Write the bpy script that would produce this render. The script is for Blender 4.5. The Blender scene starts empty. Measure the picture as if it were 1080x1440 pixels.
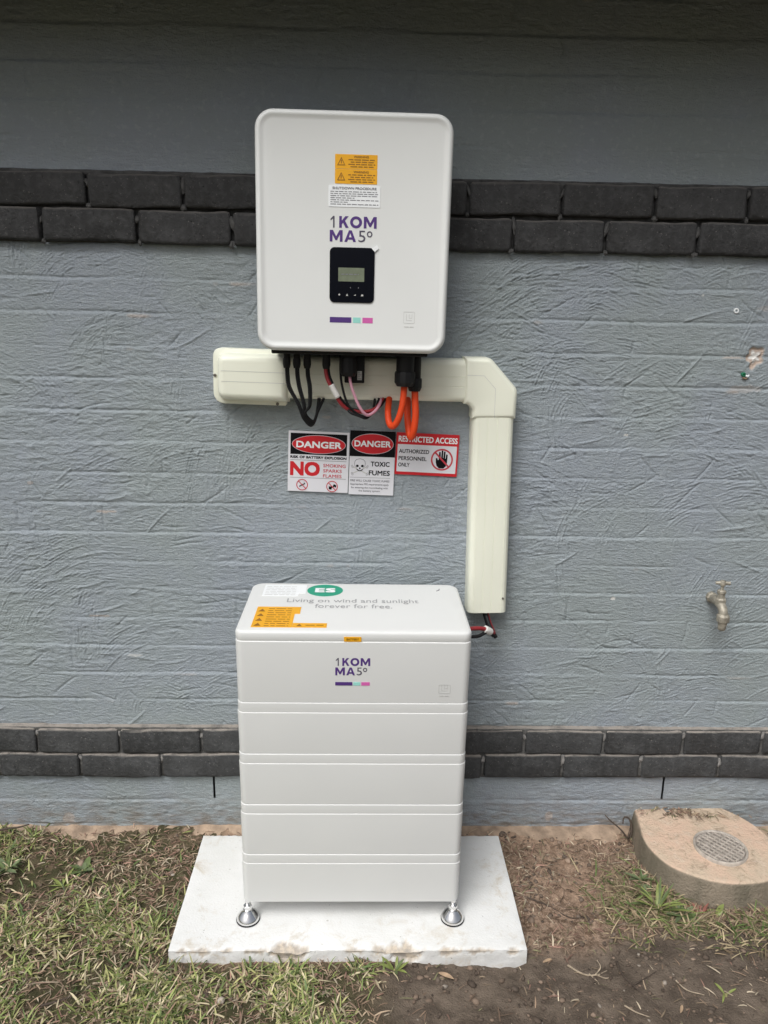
import bpy, bmesh, math, random
import numpy as np
from mathutils import Vector, Matrix

R = math.radians
scene = bpy.context.scene
col = scene.collection
rng = np.random.default_rng(7)
random.seed(7)

# ------------------------------------------------------------------ camera
cam_d = bpy.data.cameras.new('camera')
cam_d.sensor_fit = 'VERTICAL'; cam_d.sensor_height = 36.0; cam_d.lens = 27.637
cam_d.clip_start = 0.05; cam_d.clip_end = 1000
cam = bpy.data.objects.new('camera', cam_d); col.objects.link(cam)
YAW, PITCH, ROLL = 0.0284374, 0.2499519, 0.0193453
_f = Vector((math.sin(YAW)*math.cos(PITCH), math.cos(YAW)*math.cos(PITCH), -math.sin(PITCH)))
_r = Vector((math.cos(YAW), -math.sin(YAW), 0)); _u = _r.cross(_f)
_r2 = _r*math.cos(ROLL) + _u*math.sin(ROLL); _u2 = -_r*math.sin(ROLL) + _u*math.cos(ROLL)
cam.matrix_world = Matrix(((_r2.x, _u2.x, -_f.x, 0.0), (_r2.y, _u2.y, -_f.y, -2.151788),
                           (_r2.z, _u2.z, -_f.z, 1.593251), (0, 0, 0, 1)))
scene.camera = cam

# ------------------------------------------------------------------ sky, sun, exposure
SUN_EL, SUN_AZ = 54.0, 30.0            # azimuth: degrees to the left of straight out from the wall
world = bpy.data.worlds.new('World'); scene.world = world; world.use_nodes = True
wn = world.node_tree; wn.nodes.clear()
sky = wn.nodes.new('ShaderNodeTexSky'); sky.sky_type = 'NISHITA'; sky.sun_disc = False
sky.sun_elevation = R(SUN_EL); sky.sun_rotation = R(180 + SUN_AZ)
sky.air_density = 1.0; sky.dust_density = 6.0; sky.ozone_density = 1.0
hs = wn.nodes.new('ShaderNodeHueSaturation'); hs.inputs['Saturation'].default_value = 0.45
bg = wn.nodes.new('ShaderNodeBackground'); bg.inputs['Strength'].default_value = 0.078
wo = wn.nodes.new('ShaderNodeOutputWorld')
wn.links.new(sky.outputs[0], hs.inputs['Color']); wn.links.new(hs.outputs[0], bg.inputs['Color'])
wn.links.new(bg.outputs[0], wo.inputs['Surface'])
sun_d = bpy.data.lights.new('sun', 'SUN'); sun_d.energy = 1.5; sun_d.angle = R(32); sun_d.color = (0.975, 1.0, 1.0)
sun = bpy.data.objects.new('sun', sun_d); col.objects.link(sun)
_to = Vector((-math.sin(R(SUN_AZ))*math.cos(R(SUN_EL)), -math.cos(R(SUN_AZ))*math.cos(R(SUN_EL)), math.sin(R(SUN_EL))))
sun.rotation_euler = _to.to_track_quat('Z', 'Y').to_euler()
scene.view_settings.view_transform = 'Standard'; scene.view_settings.look = 'None'
scene.view_settings.exposure = 0.40; scene.view_settings.gamma = 1.0

# ------------------------------------------------------------------ materials
def mat(name, color, rough=0.5, metal=0.0, spec=0.5, noise=0.0, nscale=20.0, bump=0.0, bscale=200.0, coat=0.0, bdist=0.002):
    m = bpy.data.materials.new(name); m.use_nodes = True
    nt = m.node_tree; b = nt.nodes['Principled BSDF']
    b.inputs['Base Color'].default_value = (*color, 1); b.inputs['Roughness'].default_value = rough
    b.inputs['Metallic'].default_value = metal; b.inputs['Specular IOR Level'].default_value = spec
    b.inputs['Coat Weight'].default_value = coat
    if noise or bump:
        tc = nt.nodes.new('ShaderNodeTexCoord')
    if noise:
        n = nt.nodes.new('ShaderNodeTexNoise'); n.inputs['Scale'].default_value = nscale; n.inputs['Detail'].default_value = 6
        nt.links.new(tc.outputs['Object'], n.inputs['Vector'])
        mp = nt.nodes.new('ShaderNodeMapRange'); mp.inputs['From Min'].default_value = 0.3; mp.inputs['From Max'].default_value = 0.7
        mp.inputs['To Min'].default_value = 1 - noise; mp.inputs['To Max'].default_value = 1 + noise
        nt.links.new(n.outputs['Fac'], mp.inputs['Value'])
        mx = nt.nodes.new('ShaderNodeMix'); mx.data_type = 'RGBA'; mx.blend_type = 'MULTIPLY'; mx.inputs['Factor'].default_value = 1
        mx.inputs['A'].default_value = (*color, 1); nt.links.new(mp.outputs[0], mx.inputs['B'])
        nt.links.new(mx.outputs['Result'], b.inputs['Base Color'])
    if bump:
        n2 = nt.nodes.new('ShaderNodeTexNoise'); n2.inputs['Scale'].default_value = bscale; n2.inputs['Detail'].default_value = 4
        nt.links.new(tc.outputs['Object'], n2.inputs['Vector'])
        bp = nt.nodes.new('ShaderNodeBump'); bp.inputs['Strength'].default_value = bump; bp.inputs['Distance'].default_value = bdist
        nt.links.new(n2.outputs['Fac'], bp.inputs['Height']); nt.links.new(bp.outputs[0], b.inputs['Normal'])
    return m

class NT:
    """small helper to write node materials"""
    def __init__(s, name, rough=0.7, spec=0.3):
        s.m = bpy.data.materials.new(name); s.m.use_nodes = True; s.nt = s.m.node_tree
        s.b = s.nt.nodes['Principled BSDF']; s.b.inputs['Roughness'].default_value = rough; s.b.inputs['Specular IOR Level'].default_value = spec
        s.tc = s.nt.nodes.new('ShaderNodeTexCoord')
    def set(s, sock, v):
        if hasattr(v, 'is_output') or isinstance(v, bpy.types.NodeSocket): s.nt.links.new(v, sock)
        else: sock.default_value = v
    def noise(s, scale, detail=5, rough=0.6, dist=0.0, vec=None, stretch=None):
        n = s.nt.nodes.new('ShaderNodeTexNoise'); n.inputs['Scale'].default_value = scale; n.inputs['Detail'].default_value = detail
        n.inputs['Roughness'].default_value = rough; n.inputs['Distortion'].default_value = dist
        v = vec or s.tc.outputs['Object']
        if stretch:
            mp = s.nt.nodes.new('ShaderNodeMapping'); mp.inputs['Scale'].default_value = stretch
            s.nt.links.new(v, mp.inputs['Vector']); v = mp.outputs[0]
        s.nt.links.new(v, n.inputs['Vector']); return n.outputs['Fac']
    def ramp(s, fac, a, b, lo=0.0, hi=1.0):
        mp = s.nt.nodes.new('ShaderNodeMapRange'); mp.interpolation_type = 'SMOOTHSTEP'
        s.nt.links.new(fac, mp.inputs['Value']); mp.inputs['From Min'].default_value = a; mp.inputs['From Max'].default_value = b
        mp.inputs['To Min'].default_value = lo; mp.inputs['To Max'].default_value = hi; return mp.outputs[0]
    def mix(s, fac, a, b, blend='MIX'):
        mx = s.nt.nodes.new('ShaderNodeMix'); mx.data_type = 'RGBA'; mx.blend_type = blend
        s.set(mx.inputs['Factor'], fac)
        for k, v in (('A', a), ('B', b)):
            s.set(mx.inputs[k], (*v, 1) if isinstance(v, tuple) and len(v) == 3 else v)
        return mx.outputs['Result']
    def math(s, op, a, b=0.0):
        n = s.nt.nodes.new('ShaderNodeMath'); n.operation = op; s.set(n.inputs[0], a); s.set(n.inputs[1], b); return n.outputs[0]
    def attr(s, name, comp=None):
        n = s.nt.nodes.new('ShaderNodeAttribute'); n.attribute_name = name
        if comp is None: return n.outputs['Color']
        sp = s.nt.nodes.new('ShaderNodeSeparateColor'); s.nt.links.new(n.outputs['Color'], sp.inputs[0]); return sp.outputs[comp]
    def color(s, v): s.set(s.b.inputs['Base Color'], v)
    def bump(s, h, strength=0.5, dist=0.002):
        bp = s.nt.nodes.new('ShaderNodeBump'); bp.inputs['Strength'].default_value = strength; bp.inputs['Distance'].default_value = dist
        s.nt.links.new(h, bp.inputs['Height']); s.nt.links.new(bp.outputs[0], s.b.inputs['Normal'])

M = {}
# painted, trowelled wall
w = NT('wall_paint', 0.62, 0.3)
c = w.mix(w.ramp(w.noise(2.2, 3), 0.35, 0.65), (0.318, 0.360, 0.368), (0.322, 0.358, 0.402))
c = w.mix(w.ramp(w.noise(26, 5), 0.3, 0.75, 0, 0.30), c, (0.30, 0.335, 0.35))
c = w.mix(w.math('MULTIPLY', w.ramp(w.noise(60, 4), 0.52, 0.68), 0.3), c, (0.45, 0.49, 0.51))
c = w.mix(w.attr('marks', 1), c, (0.80, 0.78, 0.74))
c = w.mix(w.attr('marks', 0), c, (0.58, 0.46, 0.38))
c = w.mix(w.math('MULTIPLY', w.attr('marks', 2), w.ramp(w.noise(18, 5, stretch=(1, 1, 3)), 0.35, 0.7)), c, (0.20, 0.16, 0.12))
w.color(c); w.bump(w.math('ADD', w.noise(260, 3), w.math('MULTIPLY', w.noise(90, 4, stretch=(0.5, 1, 1.6)), 1.6)), 1.0, 0.0026)
M['wall'] = w.m
def brick_mat(name, base, dust, speck):
    n = NT(name, 0.75, 0.25)
    oi = n.nt.nodes.new('ShaderNodeObjectInfo')
    c = n.mix(oi.outputs['Random'], tuple(x*0.82 for x in base), tuple(x*1.2 for x in base))
    c = n.mix(n.ramp(n.noise(30, 8, 0.7), 0.42, 0.72, 0, 0.8), c, tuple(x*1.9 for x in base))
    c = n.mix(n.ramp(n.noise(150, 2), 0.66, 0.72, 0, speck), c, (0.22, 0.21, 0.20))
    c = n.mix(n.ramp(n.noise(170, 2), 0.30, 0.24, 0, 0.8), c, (0.012, 0.012, 0.012))
    ge = n.nt.nodes.new('ShaderNodeNewGeometry'); sx = n.nt.nodes.new('ShaderNodeSeparateXYZ'); n.nt.links.new(ge.outputs['Normal'], sx.inputs[0])
    up = n.math('MULTIPLY', n.ramp(sx.outputs['Z'], 0.25, 0.85), n.ramp(n.noise(22, 5), 0.25, 0.55, 0.2, dust))
    c = n.mix(up, c, (0.30, 0.27, 0.24))
    n.color(c); n.bump(n.math('ADD', n.noise(120, 5), n.math('MULTIPLY', n.ramp(n.noise(170, 2), 0.34, 0.22), -1.2)), 1.0, 0.004)
    return n.m
M['brick_hi'] = brick_mat('charcoal_brick_upper', (0.046, 0.046, 0.047), 0.25, 0.5)
M['brick_lo'] = brick_mat('charcoal_brick_lower', (0.053, 0.054, 0.055), 0.95, 0.7)
M['mortar_hi'] = mat('dark_mortar', (0.060, 0.060, 0.060), 0.85, noise=0.5, nscale=40, bump=0.8, bscale=90, bdist=0.004)
M['mortar_lo'] = brick_mat('grey_mortar', (0.10, 0.098, 0.094), 1.0, 0.6)
M['smear'] = mat('mortar_smear', (0.24, 0.23, 0.22), 0.9, noise=0.4, nscale=60, bump=0.8, bscale=90, bdist=0.004)
M['smear_dark'] = mat('dark_mortar_smear', (0.075, 0.074, 0.073), 0.9, noise=0.5, nscale=60, bump=0.8, bscale=90, bdist=0.004)
M['footing'] = mat('sandy_footing', (0.34, 0.25, 0.18), 0.9, noise=0.4, nscale=25, bump=0.8, bscale=70, bdist=0.006)
M['eave'] = mat('eave_paint', (0.045, 0.047, 0.05), 0.7)
M['white'] = mat('white_powder_coat', (0.77, 0.78, 0.765), 0.42, spec=0.4, noise=0.012, nscale=9, bump=0.06, bscale=900, bdist=0.0004)
M['white_batt'] = mat('white_battery_coat', (0.735, 0.742, 0.73), 0.40, spec=0.4, noise=0.012, nscale=7, bump=0.06, bscale=900, bdist=0.0004)
M['grey_metal'] = mat('grey_housing', (0.25, 0.25, 0.25), 0.5)
M['black'] = mat('black_plastic', (0.009, 0.009, 0.010), 0.55, spec=0.3)
M['black_cable'] = mat('black_cable', (0.010, 0.010, 0.011), 0.6, spec=0.25)
M['red_cable'] = mat('red_cable', (0.30, 0.022, 0.028), 0.5)
M['pink_cable'] = mat('pink_cable', (0.60, 0.30, 0.38), 0.42)
M['orange_cable'] = mat('orange_cable', (0.68, 0.060, 0.011), 0.55, spec=0.3)
M['tape'] = mat('white_tape', (0.75, 0.73, 0.70), 0.5)
M['cream'] = mat('cream_pvc', (0.86, 0.87, 0.74), 0.40, noise=0.02, nscale=8)
M['screw'] = mat('screw_metal', (0.22, 0.20, 0.17), 0.4, metal=0.8)
M['chrome'] = mat('chrome', (0.80, 0.80, 0.80), 0.13, metal=1.0)
M['glass_black'] = mat('black_glossy_panel', (0.004, 0.005, 0.009), 0.18, spec=0.16)
M['lcd'] = mat('lcd_grey_green', (0.20, 0.23, 0.16), 0.2, noise=0.25, nscale=30)
M['purple'] = mat('purple_print', (0.085, 0.035, 0.20), 0.45)
M['thin_print'] = mat('dark_grey_print', (0.085, 0.075, 0.11), 0.45)
M['mint'] = mat('mint_print', (0.33, 0.72, 0.64), 0.45)
M['pink'] = mat('pink_print', (0.66, 0.13, 0.42), 0.45)
M['yellow'] = mat('amber_label', (0.86, 0.42, 0.012), 0.4, noise=0.04, nscale=30)
M['amber_print'] = mat('brown_print', (0.30, 0.13, 0.01), 0.5)
M['label'] = mat('white_label', (0.90, 0.92, 0.93), 0.38)
M['sign'] = mat('white_sign', (0.74, 0.74, 0.78), 0.35, noise=0.02, nscale=30)
M['ink'] = mat('black_print', (0.006, 0.006, 0.007), 0.6, spec=0.12)
M['faded_ink'] = mat('faded_print', (0.36, 0.36, 0.37), 0.5)
M['grey_ink'] = mat('grey_print', (0.22, 0.22, 0.24), 0.5)
M['pale_ink'] = mat('pale_grey_print', (0.58, 0.58, 0.56), 0.5)
M['red'] = mat('red_print', (0.60, 0.018, 0.028), 0.4)
M['dull_red'] = mat('dull_red_print', (0.55, 0.05, 0.07), 0.4)
M['green'] = mat('green_label', (0.012, 0.33, 0.20), 0.35)
M['brass'] = mat('weathered_brass', (0.36, 0.33, 0.27), 0.55, metal=0.3, noise=0.4, nscale=60, bump=0.3, bscale=200)
M['plug_green'] = mat('green_plug', (0.02, 0.20, 0.10), 0.5)

p = NT('painted_concrete_pad', 0.6, 0.3)
c = p.mix(p.ramp(p.noise(5, 5), 0.35, 0.7), (0.80, 0.80, 0.79), (0.74, 0.74, 0.72))
c = p.mix(p.math('MULTIPLY', p.ramp(p.noise(14, 6, 0.7, 0.4), 0.50, 0.72), p.attr('edge', 1)), c, (0.60, 0.54, 0.45))
c = p.mix(p.ramp(p.noise(48, 5, 0.7), 0.66, 0.71, 0, 0.55), c, (0.33, 0.30, 0.26))
c = p.mix(p.ramp(p.noise(120, 3), 0.70, 0.74, 0, 0.6), c, (0.20, 0.19, 0.17))
c = p.mix(p.attr('edge', 0), c, p.mix(p.ramp(p.noise(60, 5), 0.35, 0.65), (0.60, 0.50, 0.38), (0.34, 0.29, 0.24)))
p.color(c); p.bump(p.math('ADD', p.noise(55, 5), p.noise(220, 3)), 0.35, 0.0025); M['pad'] = p.m

d = NT('drain_concrete', 0.85, 0.2)
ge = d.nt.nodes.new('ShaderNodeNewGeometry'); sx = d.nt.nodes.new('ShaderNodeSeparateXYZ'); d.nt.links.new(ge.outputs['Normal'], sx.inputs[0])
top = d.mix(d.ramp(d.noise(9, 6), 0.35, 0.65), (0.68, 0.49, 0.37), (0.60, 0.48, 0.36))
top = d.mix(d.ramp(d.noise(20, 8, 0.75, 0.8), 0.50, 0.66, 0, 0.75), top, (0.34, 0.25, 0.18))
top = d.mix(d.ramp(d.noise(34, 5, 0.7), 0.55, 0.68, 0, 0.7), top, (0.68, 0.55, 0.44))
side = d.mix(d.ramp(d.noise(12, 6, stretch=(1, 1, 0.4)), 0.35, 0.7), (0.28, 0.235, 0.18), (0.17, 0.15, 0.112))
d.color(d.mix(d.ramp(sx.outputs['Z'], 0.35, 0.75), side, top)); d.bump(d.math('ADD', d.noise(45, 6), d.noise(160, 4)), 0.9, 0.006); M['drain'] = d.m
M['grate'] = mat('grate_metal', (0.46, 0.41, 0.36), 0.6, metal=0.1, noise=0.3, nscale=60)
M['grate_dark'] = mat('grate_recess', (0.24, 0.21, 0.185), 0.7, noise=0.4, nscale=50)

g = NT('soil', 0.92, 0.15)
mulch = g.mix(g.ramp(g.noise(60, 6, 0.75, 0.5), 0.35, 0.65), (0.14, 0.092, 0.062), (0.42, 0.30, 0.22))
mulch = g.mix(g.ramp(g.noise(180, 3), 0.62, 0.70, 0, 0.7), mulch, (0.46, 0.36, 0.26))
mud = g.mix(g.ramp(g.noise(14, 6), 0.35, 0.68), (0.105, 0.082, 0.064), (0.185, 0.146, 0.114))
mud = g.mix(g.ramp(g.noise(70, 5, 0.7), 0.60, 0.70, 0, 0.6), mud, (0.20, 0.15, 0.105))
sand = g.mix(g.ramp(g.noise(40, 6), 0.35, 0.65), (0.50, 0.35, 0.25), (0.36, 0.245, 0.17))
c = g.mix(g.attr('zone', 0), mulch, mud); c = g.mix(g.attr('zone', 1), c, sand)
c = g.mix(g.math('MULTIPLY', g.attr('zone', 2), g.ramp(g.noise(30, 5), 0.2, 0.55)), c, (0.070, 0.066, 0.034))
g.color(c); g.bump(g.math('ADD', g.noise(70, 6, 0.7), g.noise(220, 4)), 0.9, 0.006); M['soil'] = g.m

def blade_mat(name, rough):
    n = NT(name, rough, 0.3); n.color(n.attr('tint'))
    n.b.inputs['Subsurface Weight'].default_value = 0.0
    return n.m
M['blade'] = blade_mat('grass_blades', 0.55)
M['straw'] = blade_mat('dry_litter', 0.8)
M['leaf_mid'] = mat('weed_leaf', (0.105, 0.145, 0.048), 0.6, noise=0.3, nscale=60)
M['leaf_lime'] = mat('lime_leaf', (0.22, 0.26, 0.075), 0.5, noise=0.2, nscale=60)
M['leaf_grey'] = mat('grey_green_leaf', (0.13, 0.165, 0.080), 0.6, noise=0.3, nscale=60)
M['leaf_red'] = mat('reddish_leaf', (0.26, 0.10, 0.075), 0.55, noise=0.3, nscale=60)
M['stem'] = mat('weed_stem', (0.26, 0.24, 0.11), 0.6)
M['twig_pale'] = mat('pale_twig', (0.36, 0.29, 0.21), 0.8, noise=0.3, nscale=80)
M['twig_dark'] = mat('dark_twig', (0.075, 0.055, 0.042), 0.85, noise=0.3, nscale=80)
M['dead_leaf'] = mat('dead_leaf', (0.36, 0.25, 0.16), 0.75, noise=0.3, nscale=80)

# ------------------------------------------------------------------ builders
def tag(o, label=None, cat=None, group=None, kind=None):
    if label: o['label'] = label
    if cat: o['category'] = cat
    if group: o['group'] = group
    if kind: o['kind'] = kind
    return o
def link(name, me, m, parent=None, loc=None):
    o = bpy.data.objects.new(name, me); col.objects.link(o)
    if m is not None and not me.materials: me.materials.append(m)
    if parent is not None: o.parent = parent
    if loc is not None: o.location = loc
    return o
def empty(name, loc=(0, 0, 0), roty=0.0, rotz=0.0):
    o = bpy.data.objects.new(name, None); o.empty_display_size = 0.05; col.objects.link(o)
    o.location = loc; o.rotation_euler = (0, roty, rotz); return o
def pymesh(name, v, f, m, parent=None, smooth=False, loc=None):
    me = bpy.data.meshes.new(name); me.from_pydata([tuple(a) for a in v], [], f)
    if smooth: me.polygons.foreach_set('use_smooth', [True]*len(me.polygons))
    me.update(); return link(name, me, m, parent, loc)
def npmesh(name, v, quads, m, parent=None, smooth=True, attr=None):
    """fast mesh from numpy arrays; attr = (name, rgba per vertex)"""
    me = bpy.data.meshes.new(name); n = len(v); q = np.asarray(quads, np.int32); k = q.shape[1]
    me.vertices.add(n); me.vertices.foreach_set('co', np.asarray(v, np.float32).ravel())
    me.loops.add(q.size); me.loops.foreach_set('vertex_index', q.ravel())
    me.polygons.add(len(q)); me.polygons.foreach_set('loop_start', np.arange(0, q.size, k, dtype=np.int32))
    if smooth: me.polygons.foreach_set('use_smooth', np.ones(len(q), bool))
    me.update(calc_edges=True)
    if attr is not None:
        a = me.attributes.new(attr[0], 'FLOAT_COLOR', 'POINT'); a.data.foreach_set('color', np.asarray(attr[1], np.float32).ravel())
    return link(name, me, m, parent)
def grid_quads(nr, nc):
    i = np.arange(nr*nc).reshape(nr, nc)
    return np.stack([i[:-1, :-1], i[:-1, 1:], i[1:, 1:], i[1:, :-1]], -1).reshape(-1, 4)
def rbox(name, x0, x1, y0, y1, z0, z1, r, m, parent=None, seg=3, smooth=True):
    bm = bmesh.new(); bmesh.ops.create_cube(bm, size=1)
    for v in bm.verts:
        v.co = Vector(((x0+x1)/2 + v.co.x*(x1-x0), (y0+y1)/2 + v.co.y*(y1-y0), (z0+z1)/2 + v.co.z*(z1-z0)))
    if r > 0:
        bmesh.ops.bevel(bm, geom=bm.edges[:], offset=r, offset_type='OFFSET', segments=seg, profile=0.5, affect='EDGES', clamp_overlap=True)
    me = bpy.data.meshes.new(name); bm.to_mesh(me); bm.free()
    o = link(name, me, m, parent)
    if smooth and r > 0:
        me.polygons.foreach_set('use_smooth', [True]*len(me.polygons)); me.set_sharp_from_angle(angle=R(50)) if hasattr(me, 'set_sharp_from_angle') else None
    return o
def rrect(x0, x1, z0, z1, r, n=8):
    pts = []
    for cx, cz, a0 in ((x1-r, z0+r, -90), (x1-r, z1-r, 0), (x0+r, z1-r, 90), (x0+r, z0+r, 180)):
        for k in range(n+1):
            a = R(a0 + 90*k/n); pts.append((cx + r*math.cos(a), cz + r*math.sin(a)))
    return pts
def ellipse(cx, cz, rx, rz, n=40): return [(cx + rx*math.cos(2*math.pi*k/n), cz + rz*math.sin(2*math.pi*k/n)) for k in range(n)]
def offset_poly(P, d):
    """mitre offset inwards of a CCW polygon"""
    out = []; n = len(P)
    for i in range(n):
        a, b, c2 = Vector(P[i-1]), Vector(P[i]), Vector(P[(i+1) % n])
        e1 = (b-a).normalized(); e2 = (c2-b).normalized(); n1 = Vector((-e1.y, e1.x)); n2 = Vector((-e2.y, e2.x))
        mt = (n1+n2); mt = mt / max(0.3, mt.dot(n1)) ; out.append((b.x + mt.x*d, b.y + mt.y*d))
    return out
def loft_front(name, rings, m, parent=None, smooth=True, angle=35, back=True):
    """rings = [(list of (x,z) CCW seen from -y, y)], from the back to the front; last one is filled"""
    v = []; f = []; n = len(rings[0][0])
    for P, y in rings: v += [(x, y, z) for x, z in P]
    for k in range(len(rings)-1):
        for i in range(n):
            j = (i+1) % n; f.append((k*n+i, k*n+j, (k+1)*n+j, (k+1)*n+i))
    f.append(tuple(range((len(rings)-1)*n, len(rings)*n)))
    if back: f.append(tuple(reversed(range(n))))
    o = pymesh(name, v, f, m, parent, smooth)
    if smooth: o.data.set_sharp_from_angle(angle=R(angle))
    return o
def plate(name, P, y, t, m, parent=None):
    return loft_front(name, [(P, y), (P, y-t)], m, parent, smooth=False)
def ring_plate(name, outer, inner, y, t, m, parent=None):
    n = len(outer); v = [(x, y-t, z) for x, z in outer] + [(x, y-t, z) for x, z in inner] + [(x, y, z) for x, z in outer] + [(x, y, z) for x, z in inner]
    f = []
    for i in range(n):
        j = (i+1) % n
        f += [(i, j, n+j, n+i), (2*n+i, 2*n+j, j, i), (n+i, n+j, 3*n+j, 3*n+i)]
    return pymesh(name, v, f, m, parent)
def cr(points, per=8):
    """Catmull-Rom through points"""
    P = [Vector(q) for q in points]; P = [P[0]*2-P[1]] + P + [P[-1]*2-P[-2]]; out = []
    for i in range(1, len(P)-2):
        for k in range(per):
            t = k/per; a, b, c2, d2 = P[i-1], P[i], P[i+1], P[i+2]
            out.append(0.5*((2*b) + (c2-a)*t + (2*a-5*b+4*c2-d2)*t*t + (3*b-a-3*c2+d2)*t**3))
    out.append(P[-2]); return out
def tube(name, pts, r, m, parent=None, sides=10, per=8, raw=False, taper=None):
    C = [Vector(q) for q in pts] if raw else cr(pts, per); v = []; f = []
    up = Vector((0, -1, 0.13)).normalized(); T0 = (C[1]-C[0]).normalized()
    nrm = up - T0*up.dot(T0)
    if nrm.length < 1e-3: nrm = Vector((1, 0, 0))
    nrm.normalize()
    for i, q in enumerate(C):
        T = (C[min(i+1, len(C)-1)] - C[max(i-1, 0)]).normalized()
        nrm = (nrm - T*nrm.dot(T)).normalized(); bn = T.cross(nrm)
        rr = r if taper is None else r*(1 + (taper-1)*i/(len(C)-1))
        for k in range(sides):
            a = 2*math.pi*k/sides; v.append(q + (nrm*math.cos(a) + bn*math.sin(a))*rr)
    n = len(C)
    for i in range(n-1):
        for k in range(sides):
            j = (k+1) % sides; f.append((i*sides+k, i*sides+j, (i+1)*sides+j, (i+1)*sides+k))
    f.append(tuple(reversed(range(sides)))); f.append(tuple(range((n-1)*sides, n*sides)))
    return pymesh(name, v, f, m, parent, True)
def lathe(name, prof, m, parent=None, axis='Z', loc=(0, 0, 0), n=24, angle=40):
    """prof = [(r, h)]"""
    v = []; f = []
    for r, h in prof:
        for k in range(n):
            a = 2*math.pi*k/n; x, y = r*math.cos(a), r*math.sin(a)
            q = (x, y, h) if axis == 'Z' else ((x, -h, y) if axis == 'Y' else (h, x, y))
            v.append((q[0]+loc[0], q[1]+loc[1], q[2]+loc[2]))
    for i in range(len(prof)-1):
        for k in range(n):
            j = (k+1) % n; f.append((i*n+k, i*n+j, (i+1)*n+j, (i+1)*n+k))
    f.append(tuple(reversed(range(n)))); f.append(tuple(range((len(prof)-1)*n, len(prof)*n)))
    o = pymesh(name, v, f, m, parent, True); o.data.set_sharp_from_angle(angle=R(angle)); return o

def text(body, x0, x1, z0, z1, y, m, parent=None, bold=0.0, name='lettering', flat=False):
    """lettering fitted to a box; stands in the XZ plane facing -y (flat=True: lies in XY facing up, z0/z1 are y values, y is z).
    bold: stroke added on each side, as a share of the letter height, by shifted copies a hair apart in depth"""
    cu = bpy.data.curves.new('lettering', 'FONT'); cu.body = body; cu.size = 1.0; cu.resolution_u = 3; cu.fill_mode = 'FRONT'
    tmp = bpy.data.objects.new('lettering_tmp', cu); col.objects.link(tmp)
    bpy.context.view_layer.update()
    dg = bpy.context.evaluated_depsgraph_get(); me = bpy.data.meshes.new_from_object(tmp.evaluated_get(dg))
    bpy.data.objects.remove(tmp); bpy.data.curves.remove(cu)
    a = np.array([v.co[:] for v in me.vertices]); F = [tuple(p_.vertices) for p_ in me.polygons]; bpy.data.meshes.remove(me)
    mn, mx = a.min(0), a.max(0); b = bold*(z1-z0); n = len(a)
    u = x0+b + (a[:, 0]-mn[0])/(mx[0]-mn[0])*(x1-x0-2*b); vv = z0+b + (a[:, 1]-mn[1])/(mx[1]-mn[1])*(z1-z0-2*b)
    V = []; FF = []
    for k, (du, dv) in enumerate([(0, 0)] if bold <= 0 else [(0, 0), (-b, -b), (b, -b), (-b, b), (b, b)]):
        e = 0.00004*k
        V += [((p_+du, q_+dv, y+e) if flat else (p_+du, y-e, q_+dv)) for p_, q_ in zip(u, vv)]; FF += [tuple(i_+k*n for i_ in f_) for f_ in F]
    return pymesh(name, V, FF, m, parent)
def words(x0, x1, z, h, y, m, parent, seed=1, fill=0.9, flat=False, name='fine_print'):
    """a line of print too small to read: word-length dashes"""
    r = random.Random(seed); x = x0; v = []; f = []; end = x0 + (x1-x0)*fill
    while x < end:
        L = min(r.uniform(1.5, 5.0)*h, end-x); b = len(v)
        zz = ((x, z), (x+L, z), (x+L, z+h*0.62), (x, z+h*0.62))
        v += [((px, pz, y) if flat else (px, y, pz)) for px, pz in zz]; f.append((b, b+1, b+2, b+3)); x += L + 0.75*h
    return pymesh(name, v, f, m, parent)
def bar(name, x0, z0, x1, z1, wd, y, m, parent):
    d2 = Vector((x1-x0, z1-z0)).normalized(); nx, nz = -d2.y*wd/2, d2.x*wd/2
    return pymesh(name, [(x0-nx, y, z0-nz), (x1-nx, y, z1-nz), (x1+nx, y, z1+nz), (x0+nx, y, z0+nz)], [(0, 1, 2, 3)], m, parent)
def flat_poly(name, P, y, m, parent):
    return pymesh(name, [(x, y, z) for x, z in P], [tuple(range(len(P)))], m, parent)

def fnoise(nr, nc, sr, sc, octaves=4, pers=0.5, g=rng):
    """value noise, sr/sc = cells over the array"""
    out = np.zeros((nr, nc)); amp = 1.0; tot = 0
    for o in range(octaves):
        a, b = int(sr*2**o)+2, int(sc*2**o)+2; t = g.random((a+1, b+1))
        y = np.linspace(0, a-1.001, nr); x = np.linspace(0, b-1.001, nc); yi = y.astype(int); xi = x.astype(int)
        fy = (y-yi)[:, None]; fx = (x-xi)[None]; fy = fy*fy*(3-2*fy); fx = fx*fx*(3-2*fx)
        v = t[yi][:, xi]*(1-fy)*(1-fx) + t[yi+1][:, xi]*fy*(1-fx) + t[yi][:, xi+1]*(1-fy)*fx + t[yi+1][:, xi+1]*fy*fx
        out += v*amp; tot += amp; amp *= pers
    return out/tot

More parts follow.
